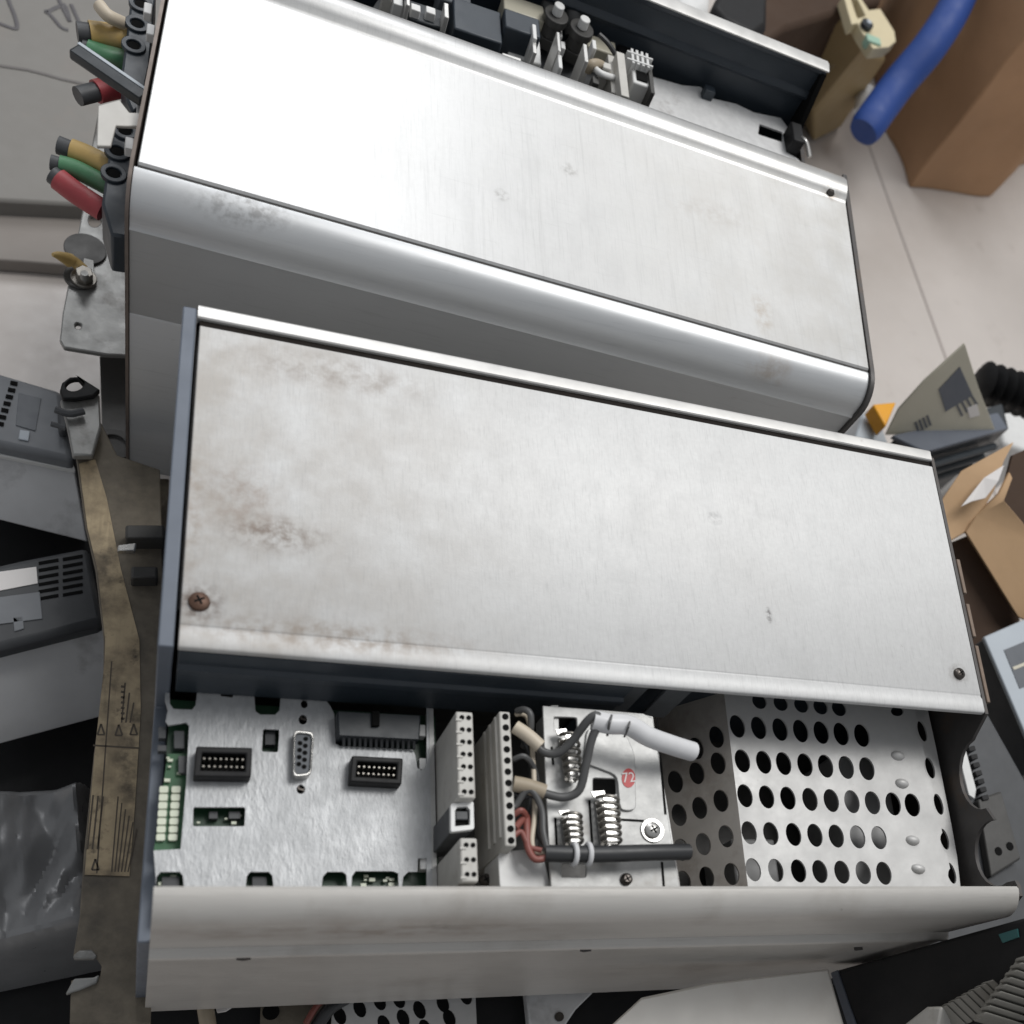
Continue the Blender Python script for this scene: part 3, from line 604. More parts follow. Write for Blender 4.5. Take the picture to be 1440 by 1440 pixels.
# near wall with rounded shoulder
near = [(-.0002,-.0012)] + [(y, z) for y, z in arc(-.0002,-.0135,.0123,92,180,10)]
near += [(-.0127,-.017),(-.0135,-.0185),(-.0127,-.0205),(-.0127,-.0645),(-.0122,-.0655),(-.0127,-.0665),(-.0127,H2),(-.0102,H2),(-.0102,-.016),(-.001,-.0035)]
R2().prism(near, .0005, L+.0004).build('rail_wall', M['rail2'], rear)
R2().prism([(.0012,-.0012),(.0000,-.0012),(.0000,-.0040),(.0012,-.0040)], .0014, L).build('groove_floor', M['darkend'], rear)
g = R2(); g.box(.002, L-.004, -.0100, .200, H2+.002, -.060); g.box(.002, L-.004, -.0100, .119, -.060, -.0063); g.build('housing_body', M['darkmetal'], rear, .0005)
ep = [(.1235,-.002),(.0,.0003)] + [(y-.0003, z) for y, z in arc(-.0002,-.0133,.0130,92,180,8)] + [(-.0135,H2),(.2060,H2),(.2060,-.034),(.1240,-.034)]
R2().prism(ep, -.0010, .0002).build('end_plate', mat('brown_edge', (.20,.165,.145), .45, .4, .5, noise=(200,.3)), rear)
ep[0] = (.1235,-.001); ep2 = [(.1245,.0004),(-.0,.0004)] + [(y-.0008, z) for y, z in arc(-.0002,-.0133,.0135,92,180,8)] + [(-.0143,-.030),(-.0120,-.060),(-.0120,H2),(.2060,H2),(.2060,-.034),(.1280,-.034)]
R2().prism(ep2, L+.0006, L+.0030).build('end_plate', M['darkend'], rear, .0004)
# far wall of the bay
fw = [(.1985,-.0005),(.2030,0),(.2062,-.001),(.2075,-.004),(.2075,H2),(.2050,H2),(.2050,-.0450),(.2025,-.0440),(.2025,-.0215),(.2000,-.0205),(.1990,-.0185),(.2000,-.0165),(.2012,-.0155),(.2012,-.004),(.1990,-.003)]
R2().prism(fw, .0, L).build('bay_wall', M['darkblue'], rear, .0002)
R2().prism([(.1984,-.0004),(.2030,.0003),(.2064,-.0008),(.2078,-.004),(.2078,-.010),(.2085,-.010),(.2085,-.0035),(.2068,.0002),(.2030,.0012),(.1984,.0004)], .0, L+.001).build('rail_cap', M['lip'], rear)
R2().prism([(.1985,-.002),(.2060,-.002),(.2060,-.036),(.1880,-.036),(.1880,-.034)], L-.002, L+.0008).build('bay_end', M['void'], rear)
# pale base plate with openings
ZQ = -.035
def q2(px): return [l2(x,y,ZQ) for x,y in px]
pq = MB(); pq.plate(q2([(918,108),(960,120),(985,122),(1000,138),(1035,146),(1060,158),(1098,166),(1110,182),(1106,214),(1120,222),(1160,260),(900,180)]),
   [rrect([(1068,174),(1101,186),(1100,200),(1066,189)], ZQ+Z2, 2)], ZQ+Z2, .001); pq.build('base_plate', mat('pale_base', (.74,.74,.74), .45, .1, .5, noise=(200,.25), dirt=((.3,.28,.26),60,.58,.72,.6)), rear, smooth=False)
pq = MB(); pq.plate(q2([(540,-20),(905,100),(905,185),(700,110),(500,40)]), [], ZQ+Z2-.004, .001); pq.build('base_plate', M['char'], rear, smooth=False)
for px, py in ((995,132),(1050,132),(1104,152)):
    c = l2(px,py,ZQ+.002); MB().box(c.x-.0030,c.x+.0030,c.y-.0024,c.y+.0024,c.z-.004,c.z+.0035).build('wall_clip', M['darkblue'], rear, .0005)
c = l2(1118,192,-.03); MB().box(c.x-.004,c.x+.003,c.y-.008,c.y+.006,c.z-.012,c.z+.004).build('corner_block', M['black'], rear, .0008)
c = l2(1132,208,-.028); g = MB(); g.tube([c+Vector((-.003,.008,0)), c+Vector((0,.002,.002)), c+Vector((.002,-.006,0))], .0012, 8); g.build('corner_clip', M['steel'], rear)
# power devices standing in the bay: white posts, dark clamp bodies
def post(px, py, w, h, z0, z1, mt, nm, bev=.0008):
    c = l2(px, py, z1); hx = abs((l2(px+w/2,py,z1)-c).length); hy = abs((l2(px,py+h/2,z1)-c).length)
    return MB().box(c.x-hx, c.x+hx, c.y-hy, c.y+hy, z0+Z2, z1+Z2).build(nm, mt, rear, bev)
post(737,66,42,34,-.038,-.024,M['white'],'insulator_block'); post(737,10,50,22,-.038,-.022,M['card'],'insulator_block')
post(735,32,44,26,-.038,-.012,M['darkblue'],'dark_cover')
for px, py in ((768,62),(803,80)):
    c = l2(px, py, -.034); g = MB()
    g.cyl(c, .0062, .006, n=6); g.cyl(c+Vector((0,0,.006)), .0050, .007, n=18, r2=.0042); g.cyl(c+Vector((0,0,.013)), .0062, .004, n=18); g.build('terminal_stud', M['darkmetal'], rear, .0004)
    g = MB(); g.cyl(c+Vector((0,0,.017)), .0026, .005, n=14); 
    for dx, dy in ((-.009,.001),(-.0085,.010),(-.008,-.007)): g.box(c.x+dx-.0012, c.x+dx+.0012, c.y+dy-.0025, c.y+dy+.0025, c.z, c.z+.010)
    g.build('stud_fitting', M['white'], rear, .0004)
    g = MB(); d0 = c + Vector((0,.010,.004)); g.tube([d0, d0+Vector((-.002,.012,.010)), d0+Vector((-.006,.030,.010))], .0040, 12); g.build('busbar_sleeve', M['greywire'], rear)
post(846,62,36,18,-.040,-.026,M['card'],'relay_block'); post(862,104,8,52,-.040,-.020,M['beige'],'divider_fin', .0003); post(876,104,10,60,-.040,-.014,M['beige'],'divider_fin', .0003)
g = MB()
for k in range(4):
    c = l2(890+k*7, 78+k*2.2, -.016); g.box(c.x-.0007,c.x+.0007,c.y-.005,c.y+.005,c.z-.012,c.z)
for k in range(2):
    c = l2(900, 78+k*10, -.016); g.box(c.x-.007,c.x+.007,c.y-.0005,c.y+.0005,c.z-.012,c.z+.0004)
g.build('white_grille', M['white'], rear, .0002)
post(902,108,22,22,-.040,-.020,M['white'],'socket_frame'); post(903,107,13,12,-.036,-.0192,M['void'],'socket_mouth',0); post(893,70,40,40,-.042,-.030,M['black'],'dark_cover')
post(916,110,5,40,-.040,-.018,M['darkmetal'],'divider_fin',.0003)
g = MB(); g.tube([l2(842,48,-.016), l2(856,62,-.018), l2(868,84,-.022), l2(864,104,-.026)], .0013, 8); g.build('lead', M['blackwire'], rear)
g = MB(); g.tube([l2(826,100,-.020), l2(832,90,-.016), l2(846,92,-.018), l2(856,110,-.022)], .0022, 10); g.build('lead', M['tansleeve'], rear)
g = MB(); g.tube([l2(836,96,-.018), l2(846,104,-.016), l2(864,110,-.020)], .0016, 10); g.build('lead', M['white'], rear)
post(600,20,44,26,-.040,-.020,M['slatedark'],'dark_cover'); post(672,28,60,44,-.040,-.016,M['darkblue'],'dark_cover'); post(640,-6,40,20,-.040,-.020,M['cardgrey'],'relay_block')
for px, py in ((560,2),(585,10),(606,14),(545,-8)): post(px,py,12,9,-.040,-.016,random.choice((M['white'],M['beige'])),'connector_plug',.0004)
for px, py, w_, h_, z_, mt in ((752,44,5,20,-.010,'white'),(752,66,5,16,-.012,'lip'),(786,58,4,26,-.010,'lip'),(788,86,5,18,-.012,'white'),(824,74,5,24,-.012,'lip'),(836,62,5,12,-.014,'white'),
                              (720,84,24,12,-.018,'lip'),(854,92,10,8,-.016,'beige'),(838,112,8,10,-.018,'darkmetal'),(628,14,6,20,-.012,'lip'),(574,-2,5,18,-.012,'lip')):
    post(px, py, w_, h_, -.040, z_, M[mt], 'terminal_tab', .0004)
# second rear cover scrap beyond the rail, left end plate lower part
# flange and bracket at the left
ZN = -.165
fo2 = [(84,478),(88,440),(118,285),(130,200),(140,148),(168,142),(184,158),(198,160),(200,300),(190,440),(192,500),(150,498),(90,488)]
fl2 = MB().plate([at(x,y,ZN) for x,y in fo2], [ell(110,458,4.5,4.5,ZN,12), ell(160,163,4,4,ZN,12), ell(133,310,9,9,ZN,14)], ZN, .003).build('mounting_flange', M['flange'], rear, .0006)
g = MB(); g.cyl(at(120,352,ZN+.0002), .0095, .0012, n=24); g.cyl(at(112,392,ZN+.0002), .0070, .0016, n=24); g.build('oval_washer', M['darkmetal'], fl2, .0003)
g = MB(); g.cyl(at(118,393,ZN+.0014), .0058, .0016, n=24); g.build('washer', M['spring'], fl2, .0003)
g = MB(); g.cyl(at(119,392,ZN+.003), .0040, .005, n=6); g.build('bolt', M['spring'], fl2, .0003)
g = MB(); g.cyl(at(119,391,ZN+.008), .0020, .0035, n=14, r2=.0017); g.build('bolt_tip', M['flange'], fl2)
g = MB(); g.slab([at(118,362,ZN+.003), at(132,366,ZN+.003), at(132,384,ZN+.003), at(114,384,ZN+.003)], .001, (0,0,-1)); g.build('bolt_tab', M['flange'], fl2, .0003)
g = MB(); g.tube([at(118,380,ZN+.004), at(104,368,ZN+.006), at(92,362,ZN+.009)], .0026, 10); g.tube([at(98,366,ZN+.007), at(84,360,ZN+.011), at(74,358,ZN+.013)], lambda t: .0034*(1-.75*t), 10); g.build('bolt_wire', M['yellow'], fl2)
# lower bracket column under the flange
g = MB(); g.slab([at(140,500,-.185), at(186,500,-.185), at(186,760,-.185), at(150,760,-.185)], .06, (0,0,-1)); g.build('heat_sink_side', M['darkmetal'], rear, .001)
g = MB(); g.cyl(at(160,628,-.183), .0085, .002, n=24, inner=.0055); g.build('eyelet', M['darkmetal'], rear, .0003)
g = MB(); g.slab([at(184,672,-.190), at(238,672,-.190), at(238,700,-.190), at(210,735,-.190), at(186,735,-.190)], .03, (0,0,-1)); g.build('base_foot', M['flange2'], rear, .001)

# terminal blocks and wire stubs at its left end
def ends(holes, topbox, low, name):
    t = MB(); z = -.030+Z2
    t.slab([at(x,y,z) for x,y in topbox], .020, (0,0,-1))
    t.slab([at(x,y,z-.012) for x,y in low], .012, (0,0,-1))
    o = t.build('terminal_block', M['darkblue'], rear, .001)
    for px, py in holes:
        c = at(px, py, z-.001); MB().cyl(c, .0046, .0020, n=22, inner=.0026).build('screw_well', M['darkblue'], o, .0003)
        MB().cyl(c+Vector((0,0,.0002)), .0023, .0012, n=14).build('clamp_screw', M['void'], o)
    return o
ends(((176,188),(165,217),(160,248)), [(160,176),(190,176),(184,280),(182,334),(156,330),(143,285),(152,220)], [(146,290),(184,290),(184,336),(156,332)], 'a')
ends(((198,10),(193,38),(188,68)), [(186,-30),(220,-30),(208,110),(200,150),(186,158),(178,140),(170,104),(180,30)], [(176,110),(208,110),(202,156),(184,156)], 'b')
MB().slab([at(x,y,-.010) for x,y in ((138,148),(168,140),(182,158),(196,158),(196,178),(163,176),(156,205),(136,205))], .0015, (0,0,-1)).build('block_bracket', mat('offwhite_plate', (.50,.485,.455), .5, .1, .5, noise=(60,.2)), rear, .0004)
for px, py in ((208,14),(182,204),(212,44),(198,158)):
    c = at(px,py,-.022); MB().box(c.x-.0015,c.x+.0015,c.y-.003,c.y+.003,c.z-.003,c.z+.001).build('end_clip', M['white'], rear, .0004)
def stub(pts, r, mt, core, label, grp='wire stubs cut off at the rear drive'):
    t = thing('wire_stub', label, 'wire', at(*pts[-1]), grp)
    P = [at(*p) for p in pts]
    MB().tube(P, r, 14).build('sleeve', mt, t)
    if core:
        d = (P[0]-P[1]).normalized(); g = MB(); g.tube([P[0]-d*.002, P[0]+d*core], r*.82, 12); g.build('cut_end', M['char'], t)
    return t
zz = -.042
stub(((100,211,zz),(125,221,zz),(155,236,zz)), .0043, M['yellow'], .0045, 'yellow wire stub in the lower black terminal, above the green one')
stub(((84,232,zz-.001),(110,240,zz-.001),(152,262,zz-.002)), .0036, M['green'], .0030, 'pale green wire stub between the yellow and the bright red stub')
stub(((82,252,zz-.002),(108,272,zz-.003),(145,296,zz-.004)), .0043, M['red'], .0024, 'bright red wire stub lowest of all, at the lower black terminal')
stub(((126,47,zz),(150,50,zz),(182,56,zz)), .0048, M['yellow'], .0045, 'dull yellow wire stub in the upper black terminal, below the white lead')
stub(((124,70,zz-.003),(146,78,zz-.003),(178,86,zz-.004)), .0042, M['green'], .0020, 'teal green wire stub partly behind the long flat black lead')
stub(((135,129,zz-.012),(155,124,zz-.012),(185,118,zz-.012)), .0046, M['red'], .0080, 'dark red wire stub with a black end under the flat black lead')
stub(((140,8,zz+.010),(152,22,zz+.010),(172,32,zz+.006)), .0026, M['whitewire'], 0, 'thin cream white wire curling above the upper yellow stub')
MB().tube([at(142,6,zz+.009), at(131,14,zz+.002), at(131,36,zz-.002)], .0012, 8)
bl = thing('wire_stub', 'long flat black lead slanting across the green and dark red stubs', 'wire', at(204,136,-.02), 'wire stubs cut off at the rear drive')
g = MB(); a, b = at(104,64,-.016), at(206,134,-.014); d = (b-a).normalized(); w = Vector((-d.y,d.x,0))*.0030
g.slab([a-w, b-w, b+w, a+w], .0042, (0,0,-1)); g.build('sleeve', M['slatedark'], bl, .0009)
g = MB(); up = Vector((0,0,.0003)); g.slab([a+w*.55+up, b+w*.55+up, b+w+up, a+w+up], .0006, (0,0,-1)); g.build('pale_edge', M['paleblue'], bl, .0001)

# ================================================================== BEHIND AND BESIDE
def boxfrom(top, z, zb, name, mt, parent=None, bev=.001):           # upright box: its top outline on level z, walls down to zb
    return MB().slab([at(x,y,z) for x,y in top], z-zb, (0,0,-1)).build(name, mt, parent, bev)
# grey board box with marker writing, upper left
gb = thing('grey_board', 'large flat grey board with black marker scribble on top', 'board', at(60,150,FZ), None)
ZG = FZ+.022
boxfrom([(-260,-10),(-330,250),(-60,278),(195,292),(330,300),(330,-260),(-200,-260)], ZG, FZ, 'board_panel', M['greybox'], gb, .002)
g = MB()
for st_ in (((14,6),(20,20),(24,36),(20,40),(0,33),(-14,28)), ((64,14),(74,24),(86,38),(96,42)), ((64,18),(80,10),(92,6)), ((92,8),(96,20),(98,30)), ((98,30),(92,18),(84,2),(80,-14)), ((100,6),(108,24),(114,36)), ((-10,-10),(6,-14),(14,6))):
    g.tube([at(x,y,ZG+.0004) for x,y in st_], .0012, 6, 4, .3)
g.build('marker_writing', M['marker'], gb)
g = MB(); p = [at(x,y,ZG+.0004) for x,y in ((-300,72),(0,92),(120,118),(330,150))]; g.tube(p, .0011, 6, 4, .3); g.build('flap_seam', mat('seam_dark', (.16,.15,.145), .8), gb)
g = MB(); g.slab([at(x,y,FZ+.010) for x,y in ((-200,352),(40,368),(230,384),(230,284),(-200,266))], .0095, (0,0,-1)); 
sk = g.build('board_sheet', mat('beige_board', (.27,.245,.225), .6, 0, .3, noise=(8,.1)), None, .001); tag(sk, 'thin beige board sheet lying along the near edge of the scribbled grey board', 'board')

# brown cardboard box, upper right
bb = thing('cardboard_box', 'tall brown cardboard box on the pale floor behind the blue hose', 'box', at(1340,270,FZ), 'cardboard boxes')
base = [at(x,y,FZ) for x,y in ((1285,273),(1390,282),(1446,222))]
p0 = at(1244,178,FZ); base = [p0] + base; e = base[3] + (base[3]-base[2])*2.2; f_ = at(1212,10,FZ)
bs = base + [e, f_]
g = MB(); g.slab([q + Vector((0,0,.30)) for q in bs], .30, (0,0,-1))
bmesh.ops.subdivide_edges(g.bm, edges=g.bm.edges[:], cuts=14, use_grid_fill=True)
for v in g.bm.verts:
    k = v.co*22; v.co += Vector((mathutils.noise.noise(k), mathutils.noise.noise(k+Vector((7,3,1))), 0))*.006 + Vector((mathutils.noise.noise(v.co*7), mathutils.noise.noise(v.co*7+Vector((2,5,3))), 0))*.012
g.build('box_body', M['brownbox'], bb, .002)
# blue hose
P = [at(1214,186,FZ+.10), at(1262,120,FZ+.12), at(1310,62,FZ+.145), at(1350,-6,FZ+.165), at(1375,-90,FZ+.18)]
hs = MB().tube(P, lambda t: .0138*min(1, .88+t*9), 24).build('blue_hose', M['blue'], None); tag(hs, 'thick royal blue hose slanting down in front of the brown cardboard box', 'hose')
# yellowed plastic housing with a cream connector on top
tn = thing('plastic_housing', 'yellowed tan plastic housing between the drive rail and the blue hose', 'housing', at(1150,180,FZ), None)
zt = FZ+.13
TL = [at(x,y,FZ+z) for x,y,z in ((1139,-20,.11),(1190,-20,.13),(1208,42,.125),(1214,70,.115),(1144,156,.035),(1125,150,.03),(1150,108,.06),(1122,20,.09))]
MB().slab(TL, .012).build('housing_top', M['tan'], tn, .003)
MB().slab([at(x,y,FZ+z) for x,y,z in ((1215,71,.114),(1248,84,.100),(1184,180,.003),(1143,201,.002),(1144,157,.034))], .03).build('housing_side', M['tan'], tn, .004)
MB().slab([at(x,y,FZ+z) for x,y,z in ((1168,44,.097),(1184,84,.091),(1152,112,.063))], .0004).build('fold_shade', M['oldlabel'], tn, smooth=False)  # flat patch: shade of the inner fold painted as a darker triangle
g = MB(); z1 = zt+.006
cc = thing('connector_clip', 'cream plastic connector clip with a small black lens on the tan housing', 'connector', at(1220,40,zt), None)
MB().plate([at(x,y,z1) for x,y in ((1186,-8),(1206,-10),(1222,14),(1238,12),(1258,44),(1260,58),(1250,66),(1228,68),(1212,44),(1206,32),(1198,34))], [rrect([(1196,-4),(1206,-2),(1218,22),(1206,26)], z1, 2)], z1, .010).build('clip_body', M['cream'], cc, .0012)
c = at(1217,38,z1+.0006); MB().cyl(c, .0052, .004, n=18).build('lens_holder', M['slatedark'], cc, .0006); MB().cyl(c+Vector((.0005,0,.004)), .0022, .0012, n=14).build('lens', M['paleblue'], cc)
c = at(1228,58,z1); MB().box(c.x-.007,c.x+.006,c.y-.004,c.y+.004,c.z-.006,c.z+.002).build('green_block', mat('pale_green', (.30,.46,.36), .5), cc, .0008)
# small white plug, black block, foam and dark carton behind the rear rail
wp = MB().tube([at(1213,160,FZ+.05), at(1218,128,FZ+.055)], .0085, 14).build('white_plug', M['white'], None); tag(wp, 'short white plug standing on the floor left of the blue hose end', 'plug')
bk = boxfrom([(1002,8),(1016,-20),(1082,-30),(1080,36),(1060,48),(1020,28)], -.10, FZ, 'black_block', M['black'], None, .004); tag(bk, 'black rounded block behind the top rail of the rear drive', 'block')
fm = boxfrom([(950,-30),(1005,-30),(1000,14),(985,22),(950,10)], -.08, FZ, 'foam_block', M['white'], None, .006); tag(fm, 'white foam block at the top edge beside the black block', 'foam')
ct = boxfrom([(1070,-120),(1300,-160),(1240,0),(1200,10),(1105,40),(1060,70)], -.16, FZ, 'dark_carton', M['boxinside'], None, .004); tag(ct, 'dark brown carton half hidden behind the tan housing', 'carton')

# printed beige card with an orange corner beside it
cdp = thing('printed_card', 'beige card with a grey printed square propped on the slate device', 'card', at(1310,600,-.16), None)
q = [at(1262,612,-.150), at(1400,604,-.150)]; tp = [at(1355,486,-.085), at(1266,585,-.14)]
e1 = at(1246,610,-.150); pts = [at(1252,606,-.150), at(1398,604,-.150), at(1372,540,-.115), at(1357,484,-.085), at(1302,532,-.110)]
c0, ex, ey = pts[0], (pts[1]-pts[0]), None
nn = (pts[1]-pts[0]).cross(pts[3]-pts[0]).normalized()
def onplane(px, py, lift=0):
    d = ray(px, py); o = pts[0] + (nn if nn.dot(CC-pts[0]) > 0 else -nn)*lift; t = (o-CC).dot(nn)/d.dot(nn); return CC + d*t
card = MB().slab([onplane(x,y) for x,y in ((1246,612),(1400,606),(1376,545),(1357,484),(1300,536),(1264,576))], .0015).build('card_sheet', M['card'], cdp, .0002)
MB().slab([onplane(x,y,.0004) for x,y in ((1320,548),(1350,516),(1368,556),(1330,579))], .0003).build('print_square', M['slate'], card, smooth=False)
g = MB()
for k in range(4): g.slab([onplane(x,y,.0004) for x,y in ((1300+k*5.5-14,594-k*3),(1303+k*5.5-14,593-k*3),(1306+k*5.5-12,606-k*3+1),(1303+k*5.5-12,607-k*3+1))], .0003)
for k in range(4): g.slab([onplane(x,y,.0004) for x,y in ((1344+k*7,570-k*4),(1347+k*7,568-k*4),(1355+k*7,584-k*5),(1352+k*7,586-k*5))], .0003)
g.build('print_bars', M['cardgrey'], card, smooth=False)
MB().slab([onplane(x,y,.0005) for x,y in ((1360,574),(1374,568),(1378,584),(1364,588))], .0003).build('white_patch', M['print'], card, smooth=False)
o_ = MB().slab([at(1228,568,-.16), at(1261,565,-.16), at(1246,600,-.16)], .012, (0,0,-1)).build('orange_wedge', M['orange'], None, .0012); tag(o_, 'small bright orange wedge beside the rear drive corner', 'wedge')
o_ = boxfrom([(1214,580),(1230,570),(1250,625),(1200,625)], -.175, FZ, 'pale_case', M['paleblue'], None, .002); tag(o_, 'pale blue grey case corner below the orange wedge', 'case')
# black bellows
g = MB(); a, b = at(1378,534,-.16), at(1462,560,-.16)
P = [a.lerp(b, t/24) for t in range(25)]
prev = None; d = (b-a).normalized(); w = Vector((-d.y,d.x,0)); u = Vector((0,0,1))
pr = [(.0145 if i % 2 else .0075) for i in range(len(P[::2]))]; Q = P[::2]
for i in range(len(Q)-1): g.cyl(Q[i] - (Vector((0,0,.004)) if i % 2 else Vector()), pr[i], (Q[i+1]-Q[i]).length, d, 16, r2=pr[i+1])
bw = g.build('rubber_bellows', M['black'], None); tag(bw, 'black ribbed rubber bellows on the floor at the right edge', 'bellows')
o_ = boxfrom([(1398,562),(1460,566),(1460,640),(1410,624)], -.20, FZ, 'white_carton', M['white'], None, .003); tag(o_, 'white carton partly under the black bellows', 'carton')
# slate device with ridged dark side
sd = thing('slate_device', 'slate blue plastic device with a dark ridged side beside the open carton', 'device', at(1340,640,FZ), None)
ta = [at(x,y,-.150) for x,y in ((1255,612),(1404,580),(1418,602),(1300,636))]
MB().slab(ta, .004, (0,0,-1)).build('top_plate', M['slate'], sd, .001)
sl = [at(1296,637,-.152), at(1420,603,-.152), at(1420,603,-.152)+Vector((0,.022,0)), at(1262,611,-.152)]
MB().slab(sl, .12, (0,0,-1)).build('device_body', M['slatedark'], sd, .002)
g = MB(); e1, e2 = at(1300,640,-.150), at(1419,606,-.150); dn2 = Vector((-.003,-.004,0))
for k in range(3): 
    z = -.014-.013*k; g.tube([e1+dn2+Vector((0,0,z)), e2+dn2+Vector((0,0,z))], .0028, 8)
g.build('side_ridge', M['slatedark'], sd)
# open cardboard box with flaps, right
ob = thing('cardboard_box', 'open kraft cardboard box with torn flaps at the right edge', 'box', at(1420,800,FZ), 'cardboard boxes')
def flap(pts, t=.0025, mt='kraft', nm='flap', par=None): return MB().slab([at(*p) for p in pts], t).build(nm, M[mt], par or ob, .0005)
f1 = flap(((1322,706,-.105),(1352,662,-.095),(1426,621,-.085),(1412,648,-.085),(1398,690,-.090),(1368,742,-.105),(1330,764,-.11)))
MB().slab([at(*p) for p in ((1352,712,-.0945),(1384,672,-.0870),(1412,654,-.0805),(1404,676,-.082),(1386,700,-.088),(1366,705,-.093))], .0006, (0,0,-1)).build('paper_patch', M['print'], f1, smooth=False)
flap(((1358,748,-.105),(1374,724,-.10),(1405,694,-.088),(1420,664,-.085),(1424,672,-.085),(1412,704,-.088),(1460,760,-.10),(1460,880,-.125),(1432,868,-.125)), nm='box_wall')
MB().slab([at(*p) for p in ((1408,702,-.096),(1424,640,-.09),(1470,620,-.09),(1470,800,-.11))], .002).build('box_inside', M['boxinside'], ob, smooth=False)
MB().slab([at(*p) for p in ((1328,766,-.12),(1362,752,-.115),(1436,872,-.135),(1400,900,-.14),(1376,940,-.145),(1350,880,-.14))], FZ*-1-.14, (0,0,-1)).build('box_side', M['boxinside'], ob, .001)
# pale device with label, and its flank, whose shade is painted as a dark body
pdv = thing('pale_device', 'pale blue grey device with a dark printed label at the right edge', 'device', at(1430,1000,FZ), None)
ZD = -.115
tp = [at(x,y,ZD) for x,y in ((1384,895),(1470,858),(1530,1100),(1462,1078))]
MB().slab(tp, .003, (0,0,-1)).build('top_panel', M['paleblue'], pdv, .001)
pl_ = MB().slab([at(x,y,ZD+.0004) for x,y in ((1412,914),(1470,890),(1490,950),(1434,968))], .0004, (0,0,-1)).build('printed_label', M['cardgrey'], pdv, smooth=False)
MB().slab([at(x,y,ZD+.0007) for x,y in ((1424,938),(1475,918),(1477,922),(1426,942))], .0002, (0,0,-1)).build('label_line', M['card'], pl_, smooth=False)
a, b = at(1385,897,ZD-.0032), at(1462,1079,ZD-.0032)
MB().slab([a, at(1470,860,ZD-.0032), at(1530,1100,ZD-.0032), b], ZD-FZ-.0032, (0,0,-1)).build('device_body', M['char'], pdv, .001)
# dark equipment behind the right end plate
dk = thing('dark_device', 'dark device with a pale connector strip behind the right end plate', 'device', at(1400,1150,FZ), None)
ZK = -.095
MB().slab([at(x,y,ZK) for x,y in ((1310,985),(1380,985),(1500,1200),(1500,1290),(1288,1345),(1300,1290),(1330,1262))], ZK-FZ, (0,0,-1)).build('device_body', M['char'], dk, .002)
MB().slab([at(x,y,ZK+.007) for x,y in ((1344,1043),(1356,1042),(1374,1110),(1372,1124),(1362,1118))], .0072, (0,0,-1)).build('connector_strip', M['white'], dk, .001)
g = MB()
for k in range(7): 
    x, y = 1362+k*3.1, 1050+k*11.5; g.slab([at(x,y,ZK+.006), at(x+9,y-2,ZK+.006), at(x+11,y+5,ZK+.006), at(x+2,y+7,ZK+.006)], .006, (0,0,-1))
g.build('connector_teeth', M['black'], dk, .0004)
MB().slab([at(x,y,ZK+.005) for x,y in ((1376,1124),(1408,1112),(1436,1208),(1394,1234))], .005, (0,0,-1)).build('connector_body', M['darkmetal'], dk, .001)
g = MB()
for x, y in ((1404,1197),(1420,1190)): g.cyl(at(x,y,ZK+.0051), .0022, .0003, n=12)
g.build('screw_holes', M['void'], dk, smooth=False)
# black body in front of the rail, lower right
kb = thing('black_case', 'glossy black case in front of the rail with a grey edge strip', 'case', at(1330,1420,FZ), None)
ka, kb2 = aty(1166,1367,-.0105), aty(1438,1291,-.0095)
kd = (kb2-ka).normalized(); kn = Vector((0,-1,-.10)).normalized()
kup = kd.cross(kn).normalized(); kup = kup if kup.z > 0 else -kup
def oncase(px, py, lift=0):
    d = ray(px, py); o = ka + kup*lift; t = (o-CC).dot(kup)/d.dot(kup); return CC + d*t
MB().slab([oncase(1167,1367), ka.lerp(kb2,1.0), ka+(kb2-ka)*1.35, oncase(1600,1560), oncase(1262,1560)], .11, -kup).build('case_body', M['black'], kb, .0015)
MB().slab([oncase(x,y,.0008) for x,y in ((1168,1368),(1177,1364),(1216,1480),(1204,1480))], .0012, -kup).build('edge_strip', M['slate'], kb, .0003)
o_ = MB().slab([oncase(x,y,.0010) for x,y in ((1404,1314),(1430,1306),(1432,1318),(1410,1326))], .0008, -kup).build('teal_tag', mat('teal', (.03,.11,.11), .5), None, smooth=False); tag(o_, 'tiny teal tag lying on the black case', 'tag')
# grey toothed strips lying on it
def toothed(p0, p1, n, w, lab, z=.0045):
    t = MB(); a, b = oncase(*p0, z), oncase(*p1, z); d = (b-a); st = d/n; q = Vector((-d.y,d.x,0)).normalized()*w
    t.slab([a-q*.45, b-q*.45, b+q*.45, a+q*.45], .004, (0,0,-1))
    for i in range(n):
        c = a + st*(i+.5); h = .0035 + .0008*random.random()
        t.slab([c-st*.30-q*.62+Vector((0,0,h)), c+st*.22-q*.62+Vector((0,0,h)), c+st*.30+q*.55+Vector((0,0,h)), c-st*.22+q*.55+Vector((0,0,h))], h+.002, (0,0,-1))
    tag(t.build('toothed_strip', M['ribbed'], None, .0006), lab, 'strip', 'grey toothed strips on the black case')
toothed((1398,1440),(1462,1352),9,.016,'upright grey toothed strip rightmost on the black case', .0075)
toothed((1330,1432),(1404,1392),8,.010,'short grey toothed strip lying left of the upright one')
o_ = MB().slab([oncase(x,y,.010) for x,y in ((1264,1446),(1302,1416),(1324,1416),(1318,1450))], .0095, -kup).build('beige_chip', M['beige'], None, .001); tag(o_, 'small beige plastic chip on the black case edge', 'chip')

